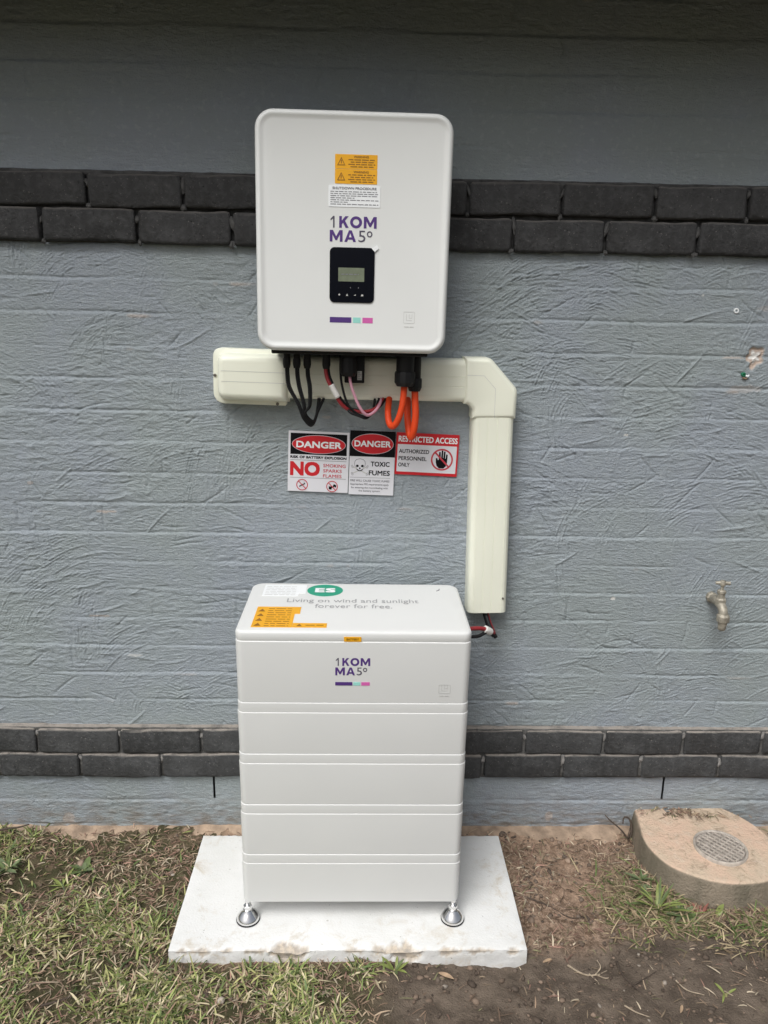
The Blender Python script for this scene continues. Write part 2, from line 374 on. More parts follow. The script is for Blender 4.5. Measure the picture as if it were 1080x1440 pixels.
# ------------------------------------------------------------------ ground: one sheet to the horizon, fine near the camera
def spread(a, b, step, lo, hi, n=26):
    core = np.arange(a, b+step/2, step)
    k = np.linspace(0, 1, n+1)[1:]
    left = a - (np.exp(k*math.log(1+(a-lo)/0.05))-1)*0.05; right = b + (np.exp(k*math.log(1+(hi-b)/0.05))-1)*0.05
    return np.concatenate([left[::-1], core, right])
gx = spread(-1.45, 1.65, 0.008, -300, 300); gy = spread(-1.15, 0.02, 0.008, -300, 60)
GX, GY = np.meshgrid(gx, gy); nr, nc = GX.shape
sm = lambda x, a, b: (lambda t: t*t*(3-2*t))(np.clip((x-a)/(b-a), 0, 1))
lump = fnoise(nr, nc, 10, 22, 5, 0.6); fine = fnoise(nr, nc, 60, 140, 3, 0.6)
near = sm(-np.hypot(GX, GY+0.4), -3.2, -1.6)
wob = (fnoise(nr, nc, 5, 10, 3)-0.5)
mudm = sm(GX + 0.9*wob + 0.35*np.clip(-GY-0.52, -0.3, 0.4), 0.02, 0.30) * sm(-GY + 0.35*wob, 0.40, 0.50)
sandm = sm(GY + 0.12*wob, -0.085, -0.02) * (sm(GX, -0.86, -0.76) + 0.0) * (1-sm(GX, 0.84, 0.92))
sandm = np.maximum(sandm, 0.75*sm(0.05 - np.abs(GX+0.60+0.3*wob), 0, 0.05)*sm(GY + 0.15*wob, -0.14, -0.05))
sandm = np.maximum(sandm, 0.45*sm(0.18-np.hypot(GX-0.62, (GY+0.2)*1.2)+0.3*wob, 0, 0.12))
grassm = 1 - sm(GX + 0.35*wob + 0.0*GY, -0.50, -0.38)
far = sm(np.hypot(GX, GY+0.4), 1.9, 2.8); grassm = np.maximum(grassm, far); mudm = mudm*(1-far)
grassm = np.maximum(grassm, (1-sm(GX + 0.5*wob, 0.0, 0.22))*sm(-GY, 0.49, 0.53))
GZ = near*((lump-0.5)*0.040 + (fine-0.5)*0.016) + 0.014*sm(GY, -0.12, -0.01)*near - 0.012*mudm*near
# trodden hollow next to the slab and soil banked against it
GZ += near*0.010*sm(0.07-np.abs(np.hypot(np.clip(np.abs(GX+0.02)-0.453, 0, 9), np.clip(np.abs(GY+0.278)-0.223, 0, 9))), 0, 0.07)*(fnoise(nr, nc, 12, 25, 2)-0.7)
inside = (np.abs(GX+0.02) < 0.46) & (np.abs(GY+0.278) < 0.23); GZ = np.where(inside, np.minimum(GZ, -0.006), GZ)
zone = np.stack([mudm, sandm, grassm, np.ones_like(mudm)], -1).reshape(-1, 4)
ground = npmesh('ground', np.stack([GX, GY, GZ], -1).reshape(-1, 3), grid_quads(nr, nc), M['soil'], attr=('zone', zone))
tag(ground, kind='structure')
def gz(x, y):
    i = np.clip(np.searchsorted(gx, x), 0, nc-1); j = np.clip(np.searchsorted(gy, y), 0, nr-1); return GZ[j, i]
def gmask(A, x, y):
    i = np.clip(np.searchsorted(gx, x), 0, nc-1); j = np.clip(np.searchsorted(gy, y), 0, nr-1); return A[j, i]

# ------------------------------------------------------------------ the house wall
wall = tag(empty('house_wall', (0, 0, 0)), 'grey painted trowelled masonry wall with two charcoal brick bands', 'wall')
CH = 0.086
def wall_sheet(z0, z1, dz, zc0, strokes, amp, marks=(), slots=(), seed=3, groove=1.0, dx_=0.0030):
    g = np.random.default_rng(seed)
    xs = np.concatenate([[-6, -4.5, -3.3, -2.7], np.arange(-2.3, -1.2401, 0.007), np.arange(-1.24, 1.42, dx_), np.arange(1.424, 2.5, 0.007), [2.9, 3.5, 4.7, 6]]); zs = np.linspace(z0, z1, int(round((z1-z0)/dz))+1)
    X, Z = np.meshgrid(xs, zs); r, c2 = X.shape; Hh = np.zeros_like(X)
    fade = sm(-np.abs(X-0.09), -2.40, -2.20)
    # courses: soft ledges, each course a little proud or shy of the next and slowly waving
    k = np.floor((Z-zc0)/CH).astype(int); k0 = k.min(); nk = k.max()-k0+2
    wave = fnoise(nk+1, c2, nk, 9, 2, 0.5, g); offs = g.normal(0, 0.0008, nk+1)
    ph = (Z-zc0)/CH - k
    ci = np.broadcast_to(np.arange(c2), X.shape)
    wobble = (fnoise(r, c2, 16, 24, 3, 0.5, g)-0.5)*0.075
    ph2 = (Z-zc0)/CH + wobble; kk = np.floor(ph2).astype(int); ph2 = ph2-kk; kk = np.clip(kk-k0, 0, nk)
    base = offs[kk] + (wave[kk, ci]-0.5)*0.003
    Hh += base + 0.0010*(ph2-0.5)
    keep = np.clip((fnoise(r, c2, (z1-z0)/CH*1.0, 16, 3, 0.6, g)-0.36)*3.4, 0, 1)
    d = np.minimum(ph2, 1-ph2)*CH
    Hh -= groove*keep*0.0028*np.exp(-(d/0.0036)**2)
    crest = keep*np.exp(-((ph2*CH-(CH-0.0085))/0.004)**2); Hh += groove*0.0007*crest
    # vertical joints, mostly filled in
    half = (np.mod(kk, 2)*0.12); dx = np.abs(np.mod(X+half+0.5*wobble, 0.24)-0.12); vk = np.clip((fnoise(r, c2, 16, 12, 2, 0.5, g)-0.56)*5, 0, 1)
    Hh -= groove*vk*0.0022*np.exp(-((0.12-dx)/0.004)**2)
    # rough base: short level dashes in patches, smoother places between
    patchy = np.clip((fnoise(r, c2, (z1-z0)/0.14, 15, 3, 0.55, g)-0.40)*4.5, 0.12, 1)
    n5 = fnoise(r, c2, (z1-z0)/0.0085, 2.9/0.026, 1, 0.5, g); n6 = fnoise(r, c2, (z1-z0)/0.0060, 2.9/0.012, 1, 0.5, g)
    Hh += amp*0.0016*(fnoise(r, c2, (z1-z0)/0.06, 30, 4, 0.6, g)-0.5)
    Hh += amp*patchy*(0.0026*np.clip(n5-0.52, 0, 1)**0.8 - 0.0030*np.clip(0.34-n5, 0, 1) + 0.0016*(n6-0.5))
    # trowel sweeps: bundles of fine, broken, curved ridges
    for s in range(strokes):
        cx, cz = g.uniform(-2.2, 2.4), g.uniform(z0-0.1, z1+0.1)
        rad = g.uniform(0.08, 0.40); wd = g.uniform(0.025, 0.085); a0 = g.choice([g.uniform(30, 150), g.uniform(60, 120), g.uniform(150, 200)]); sp = g.uniform(14, 50)
        if g.random() < 0.14: rad, wd, sp, a0 = g.uniform(0.22, 0.45), g.uniform(0.09, 0.15), g.uniform(35, 60), g.uniform(65, 115)
        ox, oz = cx - rad*math.cos(R(a0)), cz - rad*math.sin(R(a0))
        ext = rad*math.radians(sp) + wd
        i0, i1 = np.searchsorted(xs, (cx-ext, cx+ext)); j0, j1 = np.searchsorted(zs, (cz-ext, cz+ext))
        if i1-i0 < 4 or j1-j0 < 4: continue
        xx = X[j0:j1, i0:i1]-ox; zz = Z[j0:j1, i0:i1]-oz; rr = np.hypot(xx, zz); th = np.degrees(np.arctan2(zz, xx))
        dth = (th-a0+180) % 360-180
        pitch_ = g.uniform(0.0060, 0.0105); n1 = g.random(128); ph1 = g.random(128)*6.3; sp1 = g.uniform(0.25, 1.0, 128)
        arc = rad*np.radians(dth)
        tpos = (rr-rad)/pitch_+64 + 0.5*np.sin(arc*g.uniform(18, 40)+g.uniform(0, 6)); ti = np.clip(np.floor(tpos).astype(int), 0, 127); tf = tpos-np.floor(tpos)
        ridge = np.clip(1-np.abs(tf-0.5)/0.34, 0, 1)*(0.25+n1[ti]) - 0.8*np.clip(1-np.minimum(tf, 1-tf)/0.16, 0, 1)*n1[ti]
        brk = np.clip(0.35+np.sin(arc*70*sp1[ti]+ph1[ti])+0.4*np.sin(arc*190+ph1[ti]*2), 0, 1)
        win = np.exp(-((rr-rad)/wd*1.5)**4)*np.exp(-(dth/sp*1.25)**4)
        Hh[j0:j1, i0:i1] += amp*g.choice([0.0008, 0.0013, 0.0023])*g.uniform(0.7, 1.2)*ridge*win*brk
    # single scratches and raised nibs
    for s in range(strokes//4):
        cx, cz, a, L = g.uniform(-1.2, 1.4), g.uniform(z0, z1), g.choice([g.normal(35, 18), g.normal(-35, 20), g.normal(5, 8)]), g.uniform(0.02, 0.09)
        i0, i1 = np.searchsorted(xs, (cx-L, cx+L)); j0, j1 = np.searchsorted(zs, (cz-L, cz+L))
        if i1-i0 < 4 or j1-j0 < 4: continue
        xx = X[j0:j1, i0:i1]-cx; zz = Z[j0:j1, i0:i1]-cz; ca, sa = math.cos(R(a)), math.sin(R(a))
        u = xx*ca+zz*sa; v = -xx*sa+zz*ca + g.uniform(-4, 4)*u*u*0.5
        Hh[j0:j1, i0:i1] += g.choice([1, -1, -1])*0.0030*amp*np.exp(-(v/0.0024)**2)*np.exp(-(u/L*1.6)**4)
    for s in range(strokes//3):
        cx, cz, q = g.uniform(-1.2, 1.4), g.uniform(z0, z1), g.uniform(0.0025, 0.005)
        i0, i1 = np.searchsorted(xs, (cx-4*q, cx+4*q)); j0, j1 = np.searchsorted(zs, (cz-4*q, cz+4*q))
        xx = X[j0:j1, i0:i1]-cx; zz = Z[j0:j1, i0:i1]-cz
        Hh[j0:j1, i0:i1] += g.choice([0.0025, -0.003, 0.0018])*np.exp(-(xx*xx+1.6*zz*zz)/(q*q))
    Hh *= fade
    mk = np.zeros((r, c2, 4)); mk[..., 3] = 1
    scuff = np.clip((fnoise(r, c2, (z1-z0)/CH*0.9, 30, 3, 0.6, g)-0.76)*12, 0, 1)
    mk[..., 0] = 0.5*scuff*np.clip(crest*1.6, 0, 1)*fade
    # pale patch to the right, where the render was repaired
    rough = fnoise(r, c2, (z1-z0)/0.02, 140, 3, 0.6, g)-0.5
    for (cx, cz, rx, rz, depth, kind, st) in marks:
        i0, i1 = np.searchsorted(xs, (cx-3*rx, cx+3*rx)); j0, j1 = np.searchsorted(zs, (cz-3*rz, cz+3*rz))
        S = (slice(j0, j1), slice(i0, i1))
        q = np.hypot((X[S]-cx)/rx, (Z[S]-cz)/rz) + (0.45 if kind == 'chip' else 0.9)*rough[S] + (kind == 'chip')*0.16*np.sin(5*np.arctan2(Z[S]-cz, X[S]-cx)+0.8)
        inn = 1-sm(q, 0.75, 1.0); Hh[S] -= depth*inn
        if kind == 'chip':
            ringm = inn*sm(q, 0.35, 0.62); mk[S][..., 0] = np.maximum(mk[S][..., 0], ringm*st)
            mk[S][..., 1] = np.maximum(mk[S][..., 1], (inn-ringm)*st)
        elif kind == 'pink': mk[S][..., 0] = np.maximum(mk[S][..., 0], inn*st)
        else: mk[S][..., 1] = np.maximum(mk[S][..., 1], inn*st)
    hole = np.zeros(X.shape, bool)
    for (cx, a, b, wd) in slots:
        hole |= (np.abs(X-cx) < wd/2) & (Z > a) & (Z < b)
    mk[..., 2] = np.clip(1-(Z-0.02)/0.14, 0, 1)*0.9
    V = np.stack([X, -Hh, Z], -1).reshape(-1, 3)
    Q = grid_quads(r, c2); Q = Q[~hole.ravel()[Q].any(1)]
    return npmesh('rendered_surface', V, Q, M['wall'], wall, attr=('marks', mk.reshape(-1, 4)))
marks = [(1.062, 1.491, 0.025, 0.030, 0.005, 'chip', 1.0), (0.729, 1.2724, 0.007, 0.004, 0.001, 'white', 0.9), (0.737, 0.790, 0.009, 0.006, 0.001, 'white', 0.9),
         (-0.72, 1.035, 0.030, 0.004, 0.0, 'pink', 0.55), (-0.76, 0.722, 0.03, 0.004, 0.0, 'pink', 0.5), (1.05, 1.405, 0.05, 0.012, 0.0, 'pink', 0.22), (1.0, 1.488, 0.04, 0.003, 0.0, 'pink', 0.45),
         (-0.92, 1.115, 0.012, 0.007, 0.0, 'pink', 0.35), (-0.66, 0.60, 0.03, 0.004, 0.0, 'white', 0.4), (1.10, 1.62, 0.05, 0.01, 0.0, 'pink', 0.2), (1.22, 0.87, 0.006, 0.005, 0.0, 'white', 0.7),
         (0.15, 1.31, 0.01, 0.006, 0.0, 'pink', 0.3), (0.90, 1.65, 0.004, 0.003, 0.0, 'white', 0.5), (-0.10, 1.31, 0.012, 0.004, 0.0, 'pink', 0.3)]
wall_sheet(0.362, 1.760, 0.0027, 0.374, 980, 1.0, marks, (), 11, 1.15, 0.0023)
wall_sheet(1.905, 2.52, 0.0046, 1.9155, 160, 0.80, (), (), 12, 1.6, 0.0042)
wall_sheet(-0.05, 0.215, 0.0034, 0.030, 65, 1.0, ((0.60, 0.06, 0.012, 0.02, 0.001, 'pink', 0.5), (-0.9, 0.05, 0.02, 0.02, 0.001, 'pink', 0.4)), ((-0.445, 0.125, 0.206, 0.0030), (0.951, 0.125, 0.206, 0.0030)), 13, 1.2, 0.0032)
rbox('wall_core', -6, 6, 0.095, 0.26, -0.2, 2.46, 0, M['mortar_lo'], wall)
# footing strip, sandy and uneven
fx = spread(-1.3, 1.5, 0.012, -6, 6, 10); prof = [(-0.062, -0.05), (-0.054, -0.006), (-0.043, 0.006), (-0.02, 0.014), (0.0, 0.022), (0.012, 0.026)]
F = np.zeros((len(prof), len(fx), 3)); fn = fnoise(len(prof), len(fx), 3, 60, 4)-0.5; fn2 = fnoise(len(prof), len(fx), 1, 14, 3)-0.5
for i, (yy, zz) in enumerate(prof): F[i, :, 0] = fx; F[i, :, 1] = yy + 0.03*fn2[i] + 0.008*fn[i]; F[i, :, 2] = zz + 0.012*fn[i] + 0.004
F[-1, :, 1] = 0.02
npmesh('footing', F.reshape(-1, 3), grid_quads(len(prof), len(fx)), M['footing'], wall)

def brick_mesh(seed, L, Hb, D):
    r = random.Random(seed); bm = bmesh.new(); bmesh.ops.create_cube(bm, size=1)
    for v in bm.verts: v.co = Vector((v.co.x*L, v.co.y*D, v.co.z*Hb))
    bmesh.ops.subdivide_edges(bm, edges=[e for e in bm.edges if abs(e.verts[0].co.x-e.verts[1].co.x) > 0.1], cuts=7)
    ed = [e for e in bm.edges if len(e.link_faces) == 2 and e.calc_face_angle(0) > 0.5]
    bmesh.ops.bevel(bm, geom=ed, offset=0.0085, segments=3, profile=0.5, affect='EDGES')
    for v in bm.verts:
        if v.co.y < D/2-0.01:
            v.co += Vector((r.uniform(-1, 1)*0.0019, r.uniform(-1, 1)*0.0014, r.uniform(-1, 1)*0.0017))
            v.co.z += 0.0015*math.sin(v.co.x*23+seed)
    me = bpy.data.meshes.new('brick'); bm.to_mesh(me); bm.free()
    me.polygons.foreach_set('use_smooth', [True]*len(me.polygons)); me.set_sharp_from_angle(angle=R(60)); return me
def band(rows, pitch, bm_, mm, proud, bedz, bedy, lip):
    # mortar bed: uneven strip behind the bricks
    xs = spread(-1.4, 1.6, 0.012, -6, 6, 10); z0, z1 = bedz
    zs = np.array([z0, z0+0.0005, z0+0.012, z0+0.04, (z0+z1)/2-0.01, (z0+z1)/2, (z0+z1)/2+0.01, z1-0.04, z1-0.012, z1-0.004, z1, z1])
    ys = np.array([0.03, bedy+0.004, bedy, bedy, bedy, bedy-0.001, bedy, bedy, bedy, bedy+0.002, bedy+0.004, 0.03]) + 0.0
    if lip: ys[8:11] = (bedy-lip*0.5, bedy-lip, bedy-lip*0.4)
    n = fnoise(len(zs), len(xs), 5, 90, 3)-0.5; V = np.zeros((len(zs), len(xs), 3)); V[..., 0] = xs; V[..., 1] = ys[:, None] - 0.006*n*(ys < 0.02)[:, None]; V[..., 2] = zs[:, None] + 0.003*n
    bed = npmesh('brick_band', V.reshape(-1, 3), grid_quads(len(zs), len(xs)), mm, wall)
    L = pitch-0.008; D = 0.060
    var = [brick_mesh(s, L, 0.0795, D) for s in range(7)]
    for v in var: v.materials.append(bm_)
    blobs = []
    for s_ in range(4):
        bq = bmesh.new(); bmesh.ops.create_icosphere(bq, subdivisions=2, radius=1.0); rr_ = random.Random(s_)
        for v in bq.verts: v.co = Vector((v.co.x*0.0065, v.co.y*0.0055, v.co.z*0.0150))*rr_.uniform(0.65, 1.25)
        me = bpy.data.meshes.new('mortar_smear'); bq.to_mesh(me); bq.free(); me.materials.append(M['smear'] if proud < 0.022 else M['smear_dark']); blobs.append(me)
    for zc, ph, cut in rows:
        k0 = int(math.floor((-2.6-ph)/pitch)); k1 = int(math.ceil((2.8-ph)/pitch))
        for k in range(k0, k1):
            x = ph + (k+0.5)*pitch
            b = link('brick', random.choice(var), None, bed, (x, -proud + D/2 + random.uniform(-0.0025, 0.0025), zc + random.uniform(-0.0022, 0.0022)))
            b.rotation_euler = (random.uniform(-1, 1)*R(0.7), random.uniform(-1, 1)*R(0.35) + (math.pi if random.random() < 0.5 else 0), random.uniform(-1, 1)*R(0.5))
            # mortar smeared into the head of the vertical joint
            bl = link('mortar_smear', random.choice(blobs), None, bed, (x-pitch/2, -proud+0.0085, zc+random.uniform(0.012, 0.026))); bl.rotation_euler = (0, random.uniform(-0.5, 0.5), 0); bl.scale = (random.uniform(0.6, 1.5), 1, random.uniform(0.6, 1.5))
            if proud > 0.022:
                bl = link('mortar_smear', random.choice(blobs), None, bed, (x-pitch/2+random.uniform(-0.004, 0.004), -proud+0.0085, zc-0.039)); bl.scale = (random.uniform(0.7, 1.3), 1, random.uniform(0.4, 0.7))
    return bed
band([(0.2465, -0.8420, 0), (0.3300, -0.9640, 0)], 0.2443, M['brick_lo'], M['mortar_lo'], 0.020, (0.2035, 0.3750), -0.011, 0.004)
band([(1.7905, -0.8225, 0), (1.8765, -0.7025, 0)], 0.2406, M['brick_hi'], M['mortar_hi'], 0.024, (1.7500, 1.9240), -0.004, 0.010)

# ------------------------------------------------------------------ the eave above the frame that shades the top of the wall
ev = [(-0.355, 2.290), (0.30, 2.575), (0.30, 2.70), (-0.355, 2.43)]     # (y, z) section: soffit rising towards the wall, roof above it
eave = pymesh('eave', [(x, y, z) for x in (-6, 6) for y, z in ev], [(0, 1, 2, 3), (7, 6, 5, 4), (0, 4, 5, 1), (1, 5, 6, 2), (2, 6, 7, 3), (3, 7, 4, 0)], M['eave']); tag(eave, kind='structure')

# ------------------------------------------------------------------ inverter on the wall
inv = tag(empty('inverter', (-0.0315, 0, 1.4950), roty=R(0.35)), 'white wall-mounted solar inverter with rounded corners and a small black display', 'inverter')
IW, IH = 0.4575, 0.5400
def irr(i, zz0=0.0): return rrect(-IW/2+i, IW/2-i, i, IH-i, max(0.043-i, 0.012), 10)
loft_front('front_cover', [(irr(0.004), -0.150), (irr(0.0), -0.154), (irr(0.0), -0.184), (irr(0.002), -0.1905), (irr(0.006), -0.1945), (irr(0.010), -0.1955), (irr(0.0125), -0.195),
            (irr(0.0145), -0.1942), (irr(0.0190), -0.1924), (irr(0.023), -0.1918)], M['white'], inv, True, 50)
rbox('housing', -0.205, 0.205, -0.152, -0.028, 0.004, 0.50, 0.01, M['grey_metal'], inv)
rbox('bottom_panel', -0.200, 0.190, -0.150, -0.035, -0.010, 0.0055, 0.003, M['black'], inv)
rbox('wall_bracket', -0.15, 0.15, -0.030, 0.004, 0.30, 0.42, 0.002, M['grey_metal'], inv)
PY = -0.1918                                     # plane of the front panel
dx, dz = 0.0315, -1.4950                         # world -> inverter coordinates
def wl(name, x0, x1, z0, z1, m, y, t, r=0.0015): return plate(name, rrect(x0+dx, x1+dx, z0+dz, z1+dz, r, 3), y, t, m, inv)
for z0, z1 in ((1.9110, 1.9420), (1.8785, 1.9103)):
    lb = wl('warning_label', -0.0755, 0.0225, z0, z1, M['yellow'], PY, 0.0005); lb['label'] = 'amber warning label'
    yy = PY-0.0009; X0, Z0 = -0.0755+dx, z0+dz
    tri = [(X0+0.005, Z0+0.007), (X0+0.024, Z0+0.007), (X0+0.0145, Z0+0.025)]
    cen = (X0+0.0145, Z0+0.013); ring_plate('triangle', tri, [(cen[0]+(a-cen[0])*0.70, cen[1]+(b-cen[1])*0.70) for a, b in tri], yy+0.0003, 0.0003, M['amber_print'], lb)
    bar('triangle', cen[0], cen[1]+0.006, cen[0], cen[1]-0.002, 0.002, yy, M['amber_print'], lb)
    text('WARNING', X0+0.043, X0+0.078, Z0+0.0235, Z0+0.0283, yy, M['amber_print'], lb, 0.03)
    for q in range(4): words(X0+0.031+(q % 2)*0.005, X0+0.093-(q % 2)*0.004, Z0+0.0185-q*0.005, 0.0034, yy, M['amber_print'], lb, q+int(z0*900), 1.0)
lb = wl('instruction_label', -0.0900, 0.0305, 1.8278, 1.8748, M['label'], PY-0.0003, 0.0006)
text('SHUTDOWN PROCEDURE', -0.081+dx, 0.0215+dx, 1.8660+dz, 1.8715+dz, PY-0.0013, M['grey_ink'], lb, 0.04)
for q in range(7): words(-0.0855+dx, 0.0265+dx, 1.8604+dz-q*0.0046, 0.0028, PY-0.0013, M['grey_ink'], lb, 50+q, (0.97, 0.99, 0.97, 0.5, 1.0, 0.36, 1.0)[q])
def logo(parent, x0, x1, z0, z1, y, ox, oz, bars=None):
    """two lines of lettering, thin figures and heavy letters; boxes given in world coordinates"""
    W = x1-x0; hh = (z1-z0)*0.455; a = z1-hh
    def glyph(P, u0, u1, base, m, holes=None):
        flat_poly('lettering', [(x0+ox+(u0+(u1-u0)*p_)*W, base+oz+q_*hh) for p_, q_ in P], y, M[m], parent)
    GK = [(0, 0), (0.27, 0), (0.27, 0.30), (0.40, 0.44), (0.68, 0), (1.0, 0), (0.60, 0.62), (0.98, 1), (0.63, 1), (0.27, 0.62), (0.27, 1), (0, 1)]
    GM = [(0, 0), (0.21, 0), (0.21, 0.62), (0.44, 0.12), (0.56, 0.12), (0.79, 0.62), (0.79, 0), (1, 0), (1, 1), (0.76, 1), (0.50, 0.46), (0.24, 1), (0, 1)]
    G1_ = [(0.62, 0), (0.95, 0), (0.95, 1), (0.66, 1), (0.0, 0.72), (0.12, 0.60), (0.62, 0.80)]
    glyph(G1_, 0.01, 0.105, a, 'thin_print'); glyph(GK, 0.20, 0.405, a, 'purple'); glyph(GM, 0.725, 1.0, a, 'purple'); glyph(GM, 0.0, 0.275, z0, 'purple')
    e = ellipse(0, 0, 1, 1, 32); co = x0+ox+0.560*W; zo = a+oz+hh/2
    ring_plate('lettering', [(co+q_*W*0.128, zo+s_*hh*0.515) for q_, s_ in e], [(co+q_*W*0.066, zo+s_*hh*0.275) for q_, s_ in e], y+0.0002, 0.0002, M['purple'], parent)
    glyph([(0, 0), (0.24, 0), (0.31, 0.20), (0.69, 0.20), (0.76, 0), (1, 0), (0.62, 1), (0.38, 1)], 0.315, 0.565, z0, 'purple')
    flat_poly('letter_counter', [(x0+ox+(0.315+0.25*p_)*W, z0+oz+q_*hh) for p_, q_ in ((0.39, 0.40), (0.61, 0.40), (0.50, 0.74))], y-0.0001, M['white'], parent)
    text('5', x0+ox+0.615*W, x0+ox+0.765*W, z0+oz, z0+hh+oz, y, M['thin_print'], parent, 0.0)
    cx, cz = x0+ox+0.855*W, z0+oz+hh*0.70; e = ellipse(0, 0, 1, 1, 20)
    ring_plate('lettering', [(cx+q*W*0.060, cz+s*hh*0.27) for q, s in e], [(cx+q*W*0.034, cz+s*hh*0.155) for q, s in e], y+0.0002, 0.0002, M['thin_print'], parent)
logo(inv, -0.0865, 0.0235, 1.7505, 1.8075, PY-0.0005, dx, dz)
disp = plate('display', rrect(-0.086+dx, 0.0205+dx, 1.6120+dz, 1.7380+dz, 0.011, 6), PY+0.001, 0.0032, M['glass_black'], inv)
scr = plate('screen', rrect(-0.0655+dx, -0.0035+dx, 1.6605+dz, 1.6920+dz, 0.001, 2), PY-0.0021, 0.0004, M['lcd'], disp)
words(-0.058+dx, -0.012+dx, 1.676+dz, 0.0032, PY-0.0029, M['grey_ink'], disp, 4, 0.9)
for q, bx in enumerate((-0.0625, -0.0440, -0.0255, -0.0080)):
    s = 0.0026; cz = 1.6300+dz
    flat_poly('button', [[(bx+dx-s, cz), (bx+dx, cz-s), (bx+dx+s, cz), (bx+dx, cz+s)], [(bx+dx-s, cz-s), (bx+dx+s, cz-s), (bx+dx, cz+s)], [(bx+dx-s, cz-s*.6), (bx+dx+s, cz-s*.6), (bx+dx+s, cz+s*.4), (bx+dx, cz)],
              [(bx+dx-s*1.1, cz-s), (bx+dx+s*1.1, cz-s), (bx+dx+s*1.1, cz+s*.3), (bx+dx-s*.3, cz+s*.7)]][q], PY-0.0027, M['pale_ink'], disp)
for bx in (-0.036, -0.017): bar('indicator', bx+dx, 1.645+dz, bx+dx, 1.648+dz, 0.0012, PY-0.0027, M['grey_ink'], disp)
for a, b, m in ((-0.0850, -0.0330, 'purple'), (-0.0290, -0.0105, 'mint'), (-0.0060, 0.0190, 'pink')):
    wl('colour_bar', a, b, 1.5645, 1.5775, M[m], PY+0.0001, 0.0005, 0.0004)
pt = plate('pull_tab', [(0.0135+dx, 1.7365+dz), (0.0205+dx, 1.7290+dz), (0.0300+dx, 1.7375+dz), (0.0255+dx, 1.7450+dz)], PY-0.0026, 0.0004, M['label'], inv)
def maker_mark(parent, x0, x1, z0, z1, y):
    ring_plate('maker_mark', rrect(x0, x1, z0+(z1-z0)*0.28, z1, 0.002, 3), rrect(x0+0.0008, x1-0.0008, z0+(z1-z0)*0.28+0.0008, z1-0.0008, 0.0015, 3), y+0.0002, 0.0002, M['pale_ink'], parent)
    zz = z0+(z1-z0)*0.28; w2 = x1-x0
    for u0, v0, u1, v1 in ((0.25, 0.25, 0.25, 0.8), (0.25, 0.25, 0.75, 0.25), (0.5, 0.45, 0.5, 0.8), (0.75, 0.45, 0.75, 0.8), (0.5, 0.45, 0.75, 0.45)):
        bar('maker_mark', x0+w2*u0, zz+w2*v0, x0+w2*u1, zz+w2*v1, 0.0009, y, M['pale_ink'], parent)
    words(x0+0.002, x1-0.002, z0+0.001, 0.0035, y, M['pale_ink'], parent, 9, 1.0)
maker_mark(inv, 0.0935+dx, 0.1205+dx, 1.5560+dz, 1.5940+dz, PY-0.0004)
# cable glands and connectors under it (inverter coordinates)
GYc = -0.118
def gland(name, x, y, z0, z1, r, rn, nutz):
    """body plus ribbed nut"""
    o = lathe(name, [(r*0.7, z0), (r, z0-0.002), (r, nutz+0.002), (r*0.92, nutz)], M['black'], inv, 'Z', (x, y, 0), 20)
    lathe('gland_nut', [(rn*0.95, nutz+0.001), (rn, nutz-0.003), (rn, z1+0.010), (rn*0.78, z1), (rn*0.5, z1)], M['black'], o, 'Z', (x, y, 0), 12, 20)
for gx_ in (-0.1965, -0.1710, -0.1445): gland('connector', gx_+dx, GYc, -0.006, -0.047, 0.0085, 0.0100, -0.024)
gland('connector', -0.0960+dx, GYc, -0.006, -0.047, 0.0095, 0.0105, -0.022)
gland('cable_gland', -0.0390+dx, GYc-0.004, -0.006, -0.064, 0.019, 0.0215, -0.018)
gland('cable_gland', 0.1050+dx, GYc-0.004, -0.006, -0.086, 0.0230, 0.0265, -0.050)
gland('cable_gland', 0.1320+dx, GYc+0.018, -0.006, -0.100, 0.0150, 0.0185, -0.068)
dg_ = rbox('communication_module', -0.050+dx, 0.0015+dx, -0.100, -0.076, -0.083, -0.006, 0.003, M['black'], inv)
rbox('module_sticker', -0.0170+dx, -0.0050+dx, -0.1006, -0.0998, -0.075, -0.052, 0.0003, M['pale_ink'], dg_, 1, False)
for q in range(4): words(-0.0160+dx, -0.0060+dx, -0.0725+q*0.005, 0.003, -0.1010, M['grey_ink'], dg_, q, 1.0)

# cables: each run is a thing of its own
def cable(label, pts, r, m, group='cables below the inverter', cat='cable', name='cable', sides=10):
    base = Vector(pts[0]); return tag(tube(name, [Vector(q) for q in pts], r, M[m], None, sides), label, cat, group)
def loopc(sx, bx, bz, ex, dy, r): return [(sx, GYc+dy, 1.456), (sx+0.001, GYc+dy, 1.43), (sx+0.006, GYc+dy-0.004, 1.40), ((sx+bx)/2-0.002, GYc+dy-0.010, 1.356), (bx-0.022, GYc+dy-0.008, bz+0.022), (bx-0.003, GYc+0.012, bz), (bx+0.008, GYc+0.035, bz+0.022), (ex, -0.055, 1.366)]
nth = {0: 'leftmost', 1: 'second from the left', 2: 'third from the left'}
for q, (sx_, bx, bz, ex) in enumerate(((-0.1965, -0.1325, 1.300, -0.119), (-0.1710, -0.1310, 1.305, -0.117), (-0.1445, -0.1290, 1.310, -0.106))):
    for s, (ox, oy) in enumerate(((-0.0022, 0.0), (0.0030, 0.004))):
        cable('%s black cable pair hanging in the left loop, %s strand' % (('first', 'second', 'third')[q], ('left', 'right')[s]),
              loopc(sx_+ox, bx+0.3*ox+0.001*s, bz+0.003*s, ex+0.4*ox, oy, 0.0026), 0.0029, 'black_cable', 'black loop cables')
